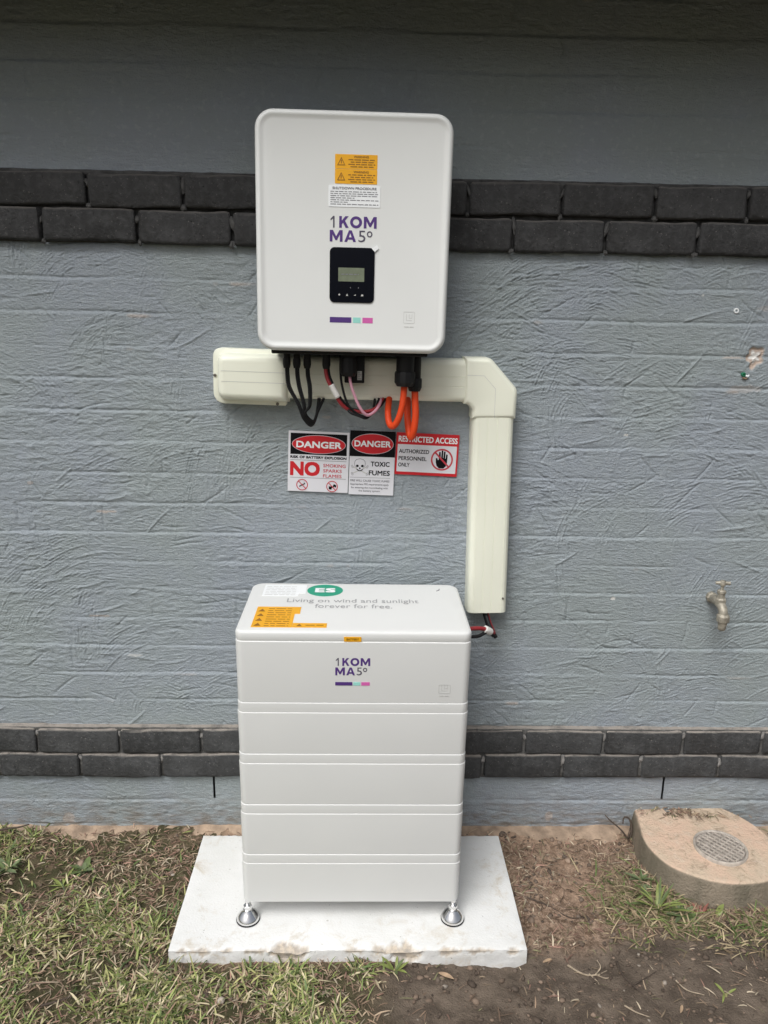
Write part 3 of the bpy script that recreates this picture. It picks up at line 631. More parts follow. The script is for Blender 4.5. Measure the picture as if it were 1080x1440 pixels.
rp = [(-0.0990, GYc, 1.456), (-0.0955, GYc, 1.430), (-0.0860, GYc-0.004, 1.408), (-0.0660, GYc-0.003, 1.372), (-0.0500, GYc+0.004, 1.352), (-0.0300, GYc+0.012, 1.342), (0.000, GYc+0.018, 1.338), (0.030, GYc+0.030, 1.345), (0.052, -0.055, 1.368)]
rc = cable('red cable with a white tape band hanging below the inverter', rp, 0.0050, 'red_cable')
cable('black cable running beside the red one below the inverter', [(x+0.0065, y+0.004, z+0.001) for x, y, z in rp], 0.0042, 'black_cable')
C = cr([(x+0.0025, y-0.001, z+0.001) for x, y, z in rp], 8); tube('tape_band', C[16:24], 0.0078, M['tape'], rc, 12, 8, True)
rc.data.materials
pk = cable('pale pink cable hanging from the round black gland', [(-0.0375, GYc-0.004, 1.438), (-0.034, GYc-0.006, 1.415), (-0.0255, GYc-0.010, 1.388), (-0.010, GYc-0.010, 1.353), (0.008, GYc-0.004, 1.333), (0.026, GYc+0.010, 1.338), (0.040, GYc+0.030, 1.353), (0.047, -0.055, 1.368)], 0.0040, 'pink_cable')
cable('thin black cable left of the round gland, curving to the trunking', [(-0.0600, GYc+0.01, 1.490), (-0.0600, GYc, 1.440), (-0.0555, GYc, 1.405), (-0.042, GYc-0.002, 1.362), (-0.018, GYc+0.002, 1.336), (0.010, GYc+0.012, 1.326), (0.030, GYc+0.030, 1.342), (0.040, -0.055, 1.368)], 0.0032, 'black_cable')
cable('short black cable low between the red and pink cables', [(-0.046, -0.085, 1.356), (-0.036, GYc, 1.340), (-0.012, GYc, 1.330), (0.008, GYc+0.006, 1.324), (0.024, GYc+0.03, 1.340), (0.030, -0.05, 1.368)], 0.0036, 'black_cable')
cable('orange cable making the tight left loop under the big gland', [(0.1030, GYc-0.004, 1.418), (0.1025, GYc-0.004, 1.390), (0.0985, GYc-0.008, 1.355), (0.0890, GYc-0.008, 1.322), (0.0765, GYc-0.002, 1.304), (0.0670, GYc+0.012, 1.312), (0.0640, GYc+0.030, 1.338), (0.0680, -0.05, 1.372)], 0.0084, 'orange_cable', 'orange cables', sides=14)
cable('orange cable hanging down in front of the red sign', [(0.1320, GYc+0.018, 1.404), (0.1330, GYc+0.014, 1.375), (0.1350, GYc+0.006, 1.335), (0.1320, GYc+0.004, 1.296), (0.1260, GYc+0.012, 1.274), (0.1200, GYc+0.022, 1.288), (0.1165, GYc+0.040, 1.325), (0.1170, -0.05, 1.372)], 0.0092, 'orange_cable', 'orange cables', sides=14)

# ------------------------------------------------------------------ cream trunking
tr = tag(empty('cable_trunking', (0.348, 0, 0.765)), 'cream plastic cable trunking running sideways then down the wall', 'trunking')
TP = [(-0.0565, 0.0), (-0.0565, 0.040), (-0.0555, 0.0465), (-0.0525, 0.0530), (-0.0475, 0.0575), (-0.0420, 0.0595), (-0.0400, 0.0598), (-0.0392, 0.0590), (-0.0384, 0.0598), (-0.0165, 0.0602), (-0.0159, 0.0590), (-0.0149, 0.0590), (-0.0143, 0.0602),
      (0.0093, 0.0602), (0.0099, 0.0590), (0.0109, 0.0590), (0.0115, 0.0602), (0.0384, 0.0598), (0.0392, 0.0590), (0.0400, 0.0598), (0.0420, 0.0595), (0.0475, 0.0575), (0.0525, 0.0530), (0.0555, 0.0465), (0.0565, 0.040), (0.0565, 0.0)]
def extrude(name, A, B, prof, side, m, parent):
    """A, B wall points (x, z); profile (across, out); side = unit across direction (x, z)"""
    v = []; n = len(prof)
    for (x, z) in (A, B):
        for a, d2 in prof: v.append((x+side[0]*a-0.348, -d2, z+side[1]*a-0.765))
    f = [(i, i+1, n+i+1, n+i) for i in range(n-1)] + [tuple(range(n)), tuple(reversed(range(n, 2*n)))]
    o = pymesh(name, v, f, m, parent, True); bm = bmesh.new(); bm.from_mesh(o.data); bmesh.ops.recalc_face_normals(bm, faces=bm.faces); bm.to_mesh(o.data); bm.free()
    o.data.set_sharp_from_angle(angle=R(20)); return o
extrude('channel', (-0.300, 1.4205), (0.300, 1.4180), TP, (0.004, 1.0), M['cream'], tr)['label'] = 'horizontal channel'
TV = [(a, b*1.03) for a, b in TP]
extrude('channel', (0.3475, 1.345), (0.3580, 0.7665), TV, (1.0, 0.018), M['cream'], tr)['label'] = 'vertical channel'
# raised lip at the lower end of the vertical run
LP = [(a*1.012, b*1.012+0.0006) for a, b in TV]
def sub(P): return [(a-0.348, b-0.765) for a, b in P]
def fillet(P, rs, n=5):
    """round the corners of a polygon"""
    out = []
    for i, r in enumerate(rs):
        b = Vector(P[i]); a = Vector(P[i-1]); c2 = Vector(P[(i+1) % len(P)])
        if r <= 0: out.append(tuple(b)); continue
        p0 = b+(a-b).normalized()*r; p1 = b+(c2-b).normalized()*r
        for k in range(n+1):
            t = k/n; q = p0*(1-t)**2+b*2*t*(1-t)+p1*t*t; out.append((q.x, q.y))
    return out
E0 = fillet([(0.2680, 1.3595), (0.2900, 1.3570), (0.2975, 1.3480), (0.2895, 1.3190), (0.4080, 1.3205), (0.4110, 1.4020), (0.3345, 1.4800), (0.2640, 1.4805)], (0, 0.008, 0.010, 0, 0, 0.012, 0.012, 0))
E0 = fillet([(0.2665, 1.3580), (0.2785, 1.3565), (0.2905, 1.3430), (0.2890, 1.3190), (0.4080, 1.3205), (0.4090, 1.3980), (0.3330, 1.4800), (0.2640, 1.4805)], (0, 0.006, 0.006, 0, 0, 0.012, 0.012, 0))
loft_front('elbow', [(sub(E0), 0.004), (sub(E0), -0.050), (sub(offset_poly(E0, 0.0012)), -0.0565), (sub(offset_poly(E0, 0.0042)), -0.0620), (sub(offset_poly(E0, 0.0090)), -0.0650), (sub(offset_poly(E0, 0.0130)), -0.0655)], M['cream'], tr, True, 40)
for a, b in (((0.272, 1.4345), (0.3165, 1.4335)), ((0.3165, 1.4335), (0.3480, 1.4000)), ((0.3480, 1.4000), (0.3490, 1.3230))): bar('moulded_line', a[0]-0.348, a[1]-0.765, b[0]-0.348, b[1]-0.765, 0.0009, -0.0658, M['pale_ink'], tr)
# end cap: flange plus raised body
capr = R(1.2)
def rot(P, cx=-0.30, cz=1.4175, a=capr): return [(cx+(x-cx)*math.cos(a)+(z-cz)*math.sin(a), cz-(x-cx)*math.sin(a)+(z-cz)*math.cos(a)) for x, z in P]
fl = fillet([(-0.400, 1.3445), (-0.206, 1.3445), (-0.206, 1.4905), (-0.400, 1.4905)], (0.034, 0.004, 0.004, 0.024), 8)
bd = fillet([(-0.3860, 1.3560), (-0.1960, 1.3560), (-0.1960, 1.4805), (-0.3860, 1.4805)], (0.030, 0.0, 0.0, 0.028), 8)
cap = loft_front('end_cap', [(sub(rot(fl)), 0.004), (sub(rot(fl)), -0.030), (sub(rot(offset_poly(fl, 0.0012))), -0.0335), (sub(rot(offset_poly(fl, 0.003))), -0.0345)], M['cream'], tr, True, 40)
loft_front('cap_cover', [(sub(rot(bd)), -0.030), (sub(rot(offset_poly(bd, 0.002))), -0.052), (sub(rot(offset_poly(bd, 0.005))), -0.064), (sub(rot(offset_poly(bd, 0.011))), -0.0715), (sub(rot(offset_poly(bd, 0.019))), -0.0740), (sub(rot(offset_poly(bd, 0.021))), -0.0742)], M['cream'], cap, True, 40)
for zz in (1.4345, 1.4075):
    (xa, za), (xb, zb_) = rot([(-0.372, zz), (-0.199, zz)]); bar('moulded_line', xa-0.348, za-0.765, xb-0.348, zb_-0.765, 0.0011, -0.0746, M['pale_ink'], cap)
for (sx_, sz) in rot([(-0.3945, 1.4190), (-0.2290, 1.4868), (-0.2290, 1.3490)]):
    lathe('screw', [(0.0042, 0.033), (0.0042, 0.0365), (0.0028, 0.0378)], M['screw'], cap, 'Y', (sx_-0.348, 0, sz-0.765), 12)
lathe('screw', [(0.0030, 0.058), (0.0030, 0.0627), (0.002, 0.0632)], M['screw'], tr, 'Y', (0.4010-0.348, 0, 0.8110-0.765), 10)

# ------------------------------------------------------------------ warning signs on the wall
def sign_root(label, x, z, a): return tag(empty('warning_sign', (x, -0.0045, z), roty=R(a)), label, 'sign', 'safety signs below the trunking')
def grid_map(px0, px1, py0, py1, w_, h_): return lambda x, y: ((x-px0)/(px1-px0)*w_-w_/2, h_/2-(y-py0)/(py1-py0)*h_)
def board(parent, w_, h_, m, nm='board'): return plate(nm, rrect(-w_/2, w_/2, -h_/2, h_/2, 0.0012, 2), 0.0, 0.0016, m, parent)
Y1, Y2, Y3, Y4 = -0.0019, -0.0022, -0.0025, -0.0028
def stext(body, q, x0, x1, y0, y1, y, m, parent, bold=0.0):
    a, b = q(x0, y1), q(x1, y0); return text(body, a[0], b[0], a[1], b[1], y, m, parent, bold)
def rect(nm, q, x0, x1, y0, y1, y, m, parent):
    a, b = q(x0, y1), q(x1, y0); return flat_poly(nm, [(a[0], a[1]), (b[0], a[1]), (b[0], b[1]), (a[0], b[1])], y, m, parent)
def oval(q, cx, cy, rx, ry, parent, s):
    o = q(cx, cy); flat_poly('oval_border', ellipse(o[0], o[1], rx*s, ry*s), Y2, M['sign'], parent); flat_poly('oval', ellipse(o[0], o[1], rx*s-0.0012, ry*s-0.0012), Y3, M['red'], parent)
def prohibit(q, cx, cy, r, s, parent, m):
    o = q(cx, cy); e = ellipse(0, 0, 1, 1, 32)
    ring_plate('prohibition_ring', [(o[0]+a*r*s, o[1]+b*r*s) for a, b in e], [(o[0]+a*r*s*0.86, o[1]+b*r*s*0.86) for a, b in e], Y3+0.0002, 0.0002, m, parent)
    k = r*s*0.66; bar('prohibition_bar', o[0]-k, o[1]+k, o[0]+k, o[1]-k, r*s*0.15, Y4, m, parent)
    return o
# sign 1
s1 = sign_root('square white danger sign with big red NO above two red prohibition symbols', -0.1232, 1.1858, 1.6); q = grid_map(40, 770, 50, 770, 0.1675, 0.1695); S = 0.1675/730
board(s1, 0.1675, 0.1695, M['sign']); rect('heading_panel', q, 66, 742, 76, 326, Y1, M['ink'], s1); oval(q, 405, 203, 322, 112, s1, S)
stext('DANGER', q, 135, 678, 166, 246, Y4, M['label'], s1, 0.045); stext('RISK OF BATTERY EXPLOSION', q, 66, 742, 342, 374, Y1, M['ink'], s1, 0.06)
rect('rule', q, 66, 742, 391, 396, Y1, M['grey_ink'], s1); stext('NO', q, 66, 425, 410, 582, Y1, M['red'], s1, 0.055)
for t_, xx, yy in (('SMOKING', 735, 430), ('SPARKS', 690, 492), ('FLAMES', 690, 554)): stext(t_, q, 465, xx, yy, yy+40, Y1, M['dull_red'], s1, 0.02)
rect('rule', q, 66, 742, 602, 607, Y1, M['grey_ink'], s1)
o = prohibit(q, 215, 690, 70, S, s1, M['dull_red']); bar('cigarette', o[0]-0.008, o[1]-0.005, o[0]+0.008, o[1]+0.004, 0.0028, Y3, M['ink'], s1)
for k in range(2): bar('smoke', o[0]+0.006+0.002*k, o[1]+0.005, o[0]+0.004+0.003*k, o[1]+0.009, 0.0008, Y3, M['grey_ink'], s1)
o = prohibit(q, 578, 698, 70, S, s1, M['dull_red']); bar('match', o[0]-0.009, o[1]-0.006, o[0]+0.007, o[1]+0.001, 0.0026, Y3, M['ink'], s1)
flat_poly('flame', [(o[0]-0.009, o[1]-0.008), (o[0]-0.002, o[1]-0.009), (o[0]+0.001, o[1]-0.002), (o[0]-0.002, o[1]+0.003), (o[0]-0.005, o[1]-0.001), (o[0]-0.009, o[1]+0.002)], Y3+0.0001, M['ink'], s1)
flat_poly('hand', [(o[0]+0.002, o[1]+0.002), (o[0]+0.011, o[1]-0.003), (o[0]+0.012, o[1]+0.004), (o[0]+0.005, o[1]+0.007)], Y3+0.0001, M['ink'], s1)
# sign 2
s2 = sign_root('narrow danger sign with skull and crossbones, reading toxic fumes', 0.0250, 1.1846, 1.2); q = grid_map(18, 446, 42, 656, 0.1250, 0.1805); S = 0.125/428
board(s2, 0.1250, 0.1805, M['sign']); rect('heading_panel', q, 18.5, 445.5, 42.5, 288, Y1, M['ink'], s2); oval(q, 232, 166, 198, 98, s2, S)
stext('DANGER', q, 60, 406, 135, 195, Y4, M['label'], s2, 0.04); stext('TOXIC', q, 220, 400, 333, 380, Y1, M['ink'], s2, 0.03); stext('FUMES', q, 205, 406, 418, 466, Y1, M['ink'], s2, 0.03)
rect('rule', q, 28, 410, 488, 491, Y1, M['grey_ink'], s2); stext('FIRE WILL CAUSE TOXIC FUMES', q, 30, 405, 510, 530, Y1, M['grey_ink'], s2, 0.03)
for t_, a, b, yy in (('Appropriate PPE requirements apply', 30, 400, 545), ('for entering the room/dealing with', 40, 392, 578), ('the battery system', 112, 318, 608)): stext(t_, q, a, b, yy, yy+24, Y1, M['grey_ink'], s2, 0.02)
for k in (1, -1):                                # crossed bones behind the skull
    a, b = q(118-72*k, 385), q(118+72*k, 455); bar('bone', a[0], a[1], b[0], b[1], 0.0032, Y1, M['pale_ink'], s2)
    for (ex, ey) in ((118-74*k, 380), (118-68*k, 392), (118+74*k, 450), (118+68*k, 462)):
        e = q(ex, ey); flat_poly('bone', ellipse(e[0], e[1], 0.0026, 0.0026, 12), Y1-0.0001, M['grey_ink'], s2); flat_poly('bone', ellipse(e[0], e[1], 0.0017, 0.0017, 12), Y1-0.0002, M['sign'], s2)
skp = [(-62, 360), (-58, 335), (-40, 316), (0, 308), (40, 316), (58, 335), (62, 360), (54, 388), (38, 396), (36, 416), (18, 428), (-18, 428), (-36, 416), (-38, 396), (-54, 388)]
P = [q(118+a*0.86, b) for a, b in skp]; flat_poly('skull', list(reversed(P)), Y2-0.0001, M['grey_ink'], s2)
P2 = [q(118+a*0.79, 366+(b-366)*0.93) for a, b in skp]; flat_poly('skull', list(reversed(P2)), Y2-0.0003, M['sign'], s2)
for k in (-1, 1): e = q(118+24*k, 379); flat_poly('eye_socket', ellipse(e[0], e[1], 0.0040, 0.0036, 14), Y3-0.0002, M['ink'], s2)
e = q(118, 402); flat_poly('nose_hole', ellipse(e[0], e[1], 0.0022, 0.0028, 8), Y3-0.0002, M['ink'], s2)
a, b = q(118-28, 410), q(118, 427); bar('jaw', a[0], a[1], b[0], b[1], 0.0022, Y3-0.0002, M['ink'], s2); a = q(118+28, 410); bar('jaw', b[0], b[1], a[0], a[1], 0.0022, Y3-0.0002, M['ink'], s2)
# sign 3
s3 = sign_root('red bordered restricted access sign with a black hand in a prohibition ring', 0.1768, 1.2105, 2.0); q = grid_map(458, 1046, 60, 482, 0.1735, 0.1175); S = 0.1735/588
board(s3, 0.1735, 0.1175, M['red']); rect('white_panel', q, 474, 1030, 176, 452, Y1, M['sign'], s3)
stext('RESTRICTED ACCESS', q, 478, 1032, 92, 152, Y1, M['label'], s3, 0.03)
for t_, xx, yy in (('AUTHORIZED', 772, 224), ('PERSONNEL', 752, 296), ('ONLY', 595, 362)): stext(t_, q, 488, xx, yy, yy+40, Y2, M['ink'], s3, 0.02)
palm = [(840, 345), (838, 300), (852, 300), (858, 318), (866, 318), (866, 238), (880, 236), (884, 296), (888, 296), (889, 222), (904, 222), (905, 296), (909, 296), (911, 230), (926, 232), (926, 302), (930, 302), (934, 258), (948, 262), (946, 345), (936, 380), (915, 402), (872, 402), (850, 380)]
flat_poly('hand', [q(*a) for a in palm][::-1] if False else [q(*a) for a in reversed(palm)], Y2, M['ink'], s3)
prohibit(q, 896, 314, 104, S, s3, M['dull_red'])

# ------------------------------------------------------------------ concrete pad
def slab():
    nx, ny, k = 150, 76, 9; step = 0.906/nx
    u = np.arange(-k, nx+k+1); v = np.arange(-k, ny+k+1); U, V = np.meshgrid(u, v)
    du = np.maximum(np.maximum(-U, U-nx), 0); dv = np.maximum(np.maximum(-V, V-ny), 0); dr = np.maximum(du, dv)
    x = -0.4735 + np.clip(U, 0, nx)/nx*0.906; y = -0.5020 + np.clip(V, 0, ny)/ny*0.447; z = 0.030 - dr*0.0064
    inn = np.minimum(np.minimum(U, nx-U), np.minimum(V, ny-V)); edge = np.exp(-np.clip(inn, 0, 99)/1.2)*(dr == 0)
    n1 = fnoise(*U.shape, 14, 26, 4)-0.5; n2 = fnoise(*U.shape, 40, 80, 3)-0.5
    z = z + 0.0016*n1*(dr < 3) - 0.0026*edge*(0.6+1.2*n2)
    y = y - 0.004*n1*(dv > 0)*np.where(V < 0, -1, 1) + 0.003*n2*(dv > 0); x = x + 0.004*n1*(du > 0)
    chip = np.zeros_like(x)
    for cx, rx, dp, ry in ((-0.175, 0.042, 0.014, 0.036), (-0.140, 0.024, 0.010, 0.020), (0.115, 0.052, 0.013, 0.030), (0.06, 0.028, 0.007, 0.014), (0.23, 0.03, 0.004, 0.010), (-0.40, 0.03, 0.004, 0.012), (-0.26, 0.03, 0.003, 0.008), (-0.33, 0.02, 0.004, 0.010), (0.0, 0.03, 0.004, 0.008), (0.30, 0.05, 0.003, 0.007), (0.40, 0.02, 0.005, 0.01), (-0.44, 0.02, 0.005, 0.01)):
        qd = np.hypot((x-cx)/rx, (np.clip(y+0.502, 0, 1) + 0.6*np.clip(0.03-z, 0, 1))/ry) + 1.3*n2 + 0.5*n1; c_ = 1-sm(qd, 0.6, 1.0); chip = np.maximum(chip, c_)
        z = z - dp*c_*(dr < 4)*0.55; y = y + dp*0.7*c_*(V < 0)*(dr < 6)
    dirt = np.clip(sm(0.16-np.minimum(np.abs(x+0.4735), np.minimum(np.abs(x-0.4325), np.abs(y+0.502))), 0, 0.16) + (dr > 0)*0.6, 0, 1)
    a = np.stack([chip*0.85, dirt, 0*chip, 1+0*chip], -1).reshape(-1, 4)
    o = npmesh('concrete_pad', np.stack([x, y, z], -1).reshape(-1, 3), grid_quads(*U.shape), M['pad'], attr=('edge', a)); o.data.set_sharp_from_angle(angle=R(50))
    return o
tag(slab(), 'white painted concrete slab with chipped front edge under the battery', 'slab')

# ------------------------------------------------------------------ battery stack
bt = tag(empty('battery_stack', (-0.0150, -0.2400, 0.030)), 'white stacked home battery of five modules on chrome levelling feet', 'battery')
BX0, BX1, BY0, BY1 = -0.2855, 0.2825, -0.1700, 0.1750     # relative to the root
def plan(i, rf=0.020, rb=0.034, n=6):
    x0, x1, y0, y1 = BX0+i, BX1-i, BY0+i, BY1-i; pts = []
    for cx, cy, r, a0 in ((x1-rf+i, y0+rf-i, rf-i, -90), (x1-rb+i, y1-rb+i, rb-i, 0), (x0+rb-i, y1-rb+i, rb-i, 90), (x0+rf-i, y0+rf-i, rf-i, 180)):
        r = max(r, 0.002)
        for k in range(n+1): a = R(a0+90*k/n); pts.append((cx+r*math.cos(a), cy+r*math.sin(a)))
    return pts
def stack(name, secs, m, parent, angle=30):
    """secs = [(inset, z)] from the bottom up"""
    v = []; f = []; n = len(plan(0))
    for i, z in secs: v += [(x, y, z) for x, y in plan(i)]
    for k in range(len(secs)-1):
        for i in range(n): j = (i+1) % n; f.append((k*n+i, k*n+j, (k+1)*n+j, (k+1)*n+i))
    f.append(tuple(reversed(range(n)))); f.append(tuple(range((len(secs)-1)*n, len(secs)*n)))
    o = pymesh(name, v, f, m, parent, True); o.data.set_sharp_from_angle(angle=R(angle)); return o
zl = [0.0927, 0.2376, 0.3836, 0.5265, 0.6663]; RZ = -0.030
for i in range(4):
    a, b = zl[i]+RZ, zl[i+1]+RZ; t_ = b-0.0262
    mo = stack('battery_module', [(0.0032, a), (0.0021, a+0.0007), (0.0018, a+0.0022), (0.0, t_-0.0018), (0.0004, t_-0.0008), (0.0010, t_-0.0002), (0.0020, t_)], M['white_batt'], bt, 18)
    stack('module_rim', [(0.0014, t_-0.0010), (0.0010, t_+0.0008), (0.0008, b-0.0022), (0.0012, b-0.0010), (0.0020, b-0.0003), (0.0034, b)], M['white_batt'], mo, 18)
a, b = zl[4]+RZ, 0.8535+RZ; t_ = 0.8270+RZ
ctl = stack('control_module', [(0.0032, a), (0.0021, a+0.0007), (0.0018, a+0.0022), (0.0, t_-0.0018), (0.0004, t_-0.0008), (0.0010, t_-0.0002), (0.0020, t_)], M['white_batt'], bt, 18)
lid = stack('lid', [(0.0024, t_-0.0012), (0.0018, t_+0.0010), (0.0006, t_+0.004), (0.0, b-0.008), (0.0012, b-0.0040), (0.0035, b-0.0016), (0.0075, b-0.0003), (0.012, b), (0.05, b+0.0012)], M['white_batt'], bt, 50)
TZ = b+0.0013; ox, oy = 0.0150, 0.2400
# levelling feet
for fx_, fy_ in ((-0.2885, -0.3970), (0.2530, -0.3970), (-0.2885, -0.100), (0.2530, -0.100)):
    ft = lathe('levelling_foot', [(0.0285, 0.0030), (0.0300, 0.0040), (0.0300, 0.0070), (0.0290, 0.0100), (0.0255, 0.0160), (0.0175, 0.0255), (0.0130, 0.0305), (0.0118, 0.0335), (0.0105, 0.0345)], M['chrome'], bt, 'Z', (fx_+ox, fy_+oy, 0.0), 36, 30)
    lathe('foot_pad', [(0.0290, 0.0), (0.0312, 0.0008), (0.0312, 0.0036)], M['black'], ft, 'Z', (fx_+ox, fy_+oy, 0.0), 30)
    lathe('lock_nut', [(0.0100, 0.0335), (0.0115, 0.0350), (0.0115, 0.0440), (0.0100, 0.0455)], M['chrome'], ft, 'Z', (fx_+ox, fy_+oy, 0.0), 6, 20)
    lathe('thread', [(0.0068, 0.0450), (0.0068, 0.0480), (0.0060, 0.0485), (0.0068, 0.0500), (0.0060, 0.0510), (0.0068, 0.0525), (0.0060, 0.0535), (0.0068, 0.0550), (0.0068, 0.0645)], M['chrome'], ft, 'Z', (fx_+ox, fy_+oy, 0.0), 16)
# lettering and labels on the front of the control module (root coordinates)
FY = BY0+0.0011
logo(ctl, -0.0605, 0.0235, 0.7405, 0.7855, FY-0.0008, ox, RZ)
for a_, b_, m in ((-0.0605, -0.0190, 'purple'), (-0.0170, 0.0000, 'mint'), (0.0025, 0.0230, 'pink')):
    plate('colour_bar', rrect(a_+ox, b_+ox, 0.7135+RZ, 0.7222+RZ, 0.0004, 2), FY, 0.0008, M[m], ctl)
ml = plate('small_label', rrect(-0.0400+ox, 0.0015+ox, 0.8285+RZ, 0.8405+RZ, 0.0008, 2), BY0+0.0008, 0.0016, M['yellow'], lid)
text('BATTERY', -0.034+ox, -0.0045+ox, 0.8318+RZ, 0.8370+RZ, BY0-0.0012, M['amber_print'], ml, 0.05)
maker_mark(ctl, 0.1905+ox, 0.2195+ox, 0.6850+RZ, 0.7170+RZ, FY-0.0008)
# labels on the lid (x, y in world coordinates, shifted to the root)
def on_lid(nm, P, m, h=0.0006, parent=lid):
    n = len(P); v = [(x+ox, y+oy, TZ+h) for x, y in P]+[(x+ox, y+oy, TZ-0.0012) for x, y in P]
    f = [tuple(range(n))]+[(n+i, n+(i+1) % n, (i+1) % n, i) for i in range(n)]
    return pymesh(nm, v, f, m, parent)
wlb = on_lid('instruction_label', [(-0.2640, -0.1760), (-0.1680, -0.1760), (-0.1680, -0.1540), (-0.1500, -0.1540), (-0.1500, -0.0900), (-0.2640, -0.0900)], M['label'])
for k in range(6): words(-0.258+ox, -0.172+ox, -0.1700+k*0.0125+oy, 0.0045, TZ+0.0010, M['pale_ink'], wlb, 70+k, 0.95, True)
gl = on_lid('green_label', ellipse(-0.0985, -0.1310, 0.0485, 0.0455, 40), M['green'])
text('E', -0.1255+ox, -0.0990+ox, -0.1480+oy, -0.1150+oy, TZ+0.0010, M['label'], gl, 0.07, flat=True)
text('S', -0.0970+ox, -0.0700+ox, -0.1480+oy, -0.1150+oy, TZ+0.0010, M['label'], gl, 0.07, flat=True)
text('Living on wind and sunlight', -0.1940+ox, 0.1500+ox, -0.2300+oy, -0.1950+oy, TZ+0.0006, M['faded_ink'], lid, 0.0, flat=True)
text('forever for free.', -0.1190+ox, 0.0800+ox, -0.2610+oy, -0.2335+oy, TZ+0.0006, M['faded_ink'], lid, 0.0, flat=True)
wy = on_lid('warning_label', [(-0.2640, -0.3900), (-0.1660, -0.3900), (-0.1660, -0.3030), (-0.1530, -0.3030), (-0.1530, -0.2560), (-0.2640, -0.2560)], M['yellow'])
wy2 = on_lid('warning_label', [(-0.1655, -0.3900), (-0.0825, -0.3900), (-0.0825, -0.3630), (-0.1655, -0.3630)], M['yellow'])
for k in range(9): words(-0.234+ox, -0.172+ox, -0.384+k*0.0140+oy, 0.0055, TZ+0.0010, M['amber_print'], wy, 90+k, 0.95, True)
for k in range(4):
    c0 = (-0.2500+ox, -0.383+k*0.031+oy)
    pymesh('triangle', [(c0[0]-0.009, c0[1], TZ+0.0010), (c0[0]+0.009, c0[1], TZ+0.0010), (c0[0], c0[1]+0.018, TZ+0.0010)], [(0, 1, 2)], M['amber_print'], wy)
words(-0.134+ox, -0.088+ox, -0.379+oy, 0.006, TZ+0.0010, M['amber_print'], wy2, 5, 0.95, True)
pymesh('triangle', [(-0.156+ox, -0.384+oy, TZ+0.001), (-0.142+ox, -0.384+oy, TZ+0.001), (-0.149+ox, -0.369+oy, TZ+0.001)], [(0, 1, 2)], M['amber_print'], wy2)
tube('lid_scuff', [(0.205+ox, -0.128+oy, TZ+0.0004), (0.212+ox, -0.121+oy, TZ+0.0006), (0.214+ox, -0.112+oy, TZ+0.0004)], 0.0012, M['grey_ink'], lid, 6)

# cables between the trunking and the battery
cable('red battery cable with white tape between trunking and battery', [(0.245, -0.150, 0.752), (0.290, -0.145, 0.752), (0.325, -0.135, 0.750), (0.352, -0.120, 0.740), (0.372, -0.100, 0.722), (0.377, -0.075, 0.715), (0.368, -0.050, 0.735), (0.352, -0.035, 0.790)], 0.0058, 'red_cable', 'battery cables')
cable('black battery cable under the red one', [(0.245, -0.150, 0.738), (0.290, -0.142, 0.728), (0.325, -0.135, 0.727), (0.352, -0.122, 0.734), (0.372, -0.100, 0.716), (0.374, -0.075, 0.706), (0.362, -0.050, 0.730), (0.344, -0.035, 0.790)], 0.0048, 'black_cable', 'battery cables')
cable('dark cable dropping straight out of the trunking end', [(0.356, -0.030, 0.790), (0.357, -0.045, 0.762), (0.366, -0.072, 0.732), (0.381, -0.100, 0.708)], 0.0055, 'black_cable', 'battery cables')
tb = tube('tape_band', [(0.344, -0.1255, 0.744), (0.353, -0.1205, 0.738), (0.3615, -0.113, 0.7305)], 0.0105, M['tape'], None, 12); tag(tb, 'white tape wrapped round the battery cables below the trunking', 'tape')

# ------------------------------------------------------------------ brass tap on the wall
tp = tag(empty('garden_tap', (1.026, 0, 0.800)), 'weathered brass garden tap sticking out of the right side of the wall', 'tap')
lathe('wall_flange', [(0.0150, -0.004), (0.0165, 0.000), (0.0165, 0.010), (0.0130, 0.013), (0.0125, 0.026)], M['brass'], tp, 'Y', (0, 0, 0), 8, 20)
tube('body', [(0, -0.022, 0.0), (0.001, -0.044, 0.000), (0.003, -0.062, -0.004), (0.005, -0.074, -0.016), (0.006, -0.078, -0.034)], 0.0128, M['brass'], tp, 16)
lathe('bonnet', [(0.0145, -0.004), (0.0150, 0.002), (0.0150, 0.009), (0.0115, 0.013), (0.0110, 0.026), (0.0130, 0.028), (0.0130, 0.034), (0.0090, 0.037)], M['brass'], tp, 'Z', (0.003, -0.056, 0.004), 8, 20)
tube('stem', [(0.003, -0.056, 0.036), (0.003, -0.056, 0.060)], 0.0046, M['brass'], tp, 10)
hd = tube('handle', [(-0.0150, -0.050, 0.0600), (-0.006, -0.054, 0.0610), (0.003, -0.056, 0.0620), (0.012, -0.060, 0.0625), (0.0215, -0.065, 0.0640)], 0.0050, M['brass'], tp, 10)
lathe('hub', [(0.0075, 0.054), (0.0085, 0.057), (0.0085, 0.066), (0.0065, 0.069)], M['brass'], hd, 'Z', (0.003, -0.056, 0), 12)
lathe('hose_connector', [(0.0120, -0.062), (0.0130, -0.058), (0.0130, -0.052), (0.0175, -0.050), (0.0180, -0.046), (0.0180, -0.034), (0.0165, -0.031), (0.0130, -0.028)], M['brass'], tp, 'Z', (0.006, -0.078, 0.004), 10, 20)
lathe('spout', [(0.0095, -0.074), (0.0110, -0.072), (0.0110, -0.060)], M['brass'], tp, 'Z', (0.006, -0.078, 0.002), 14)

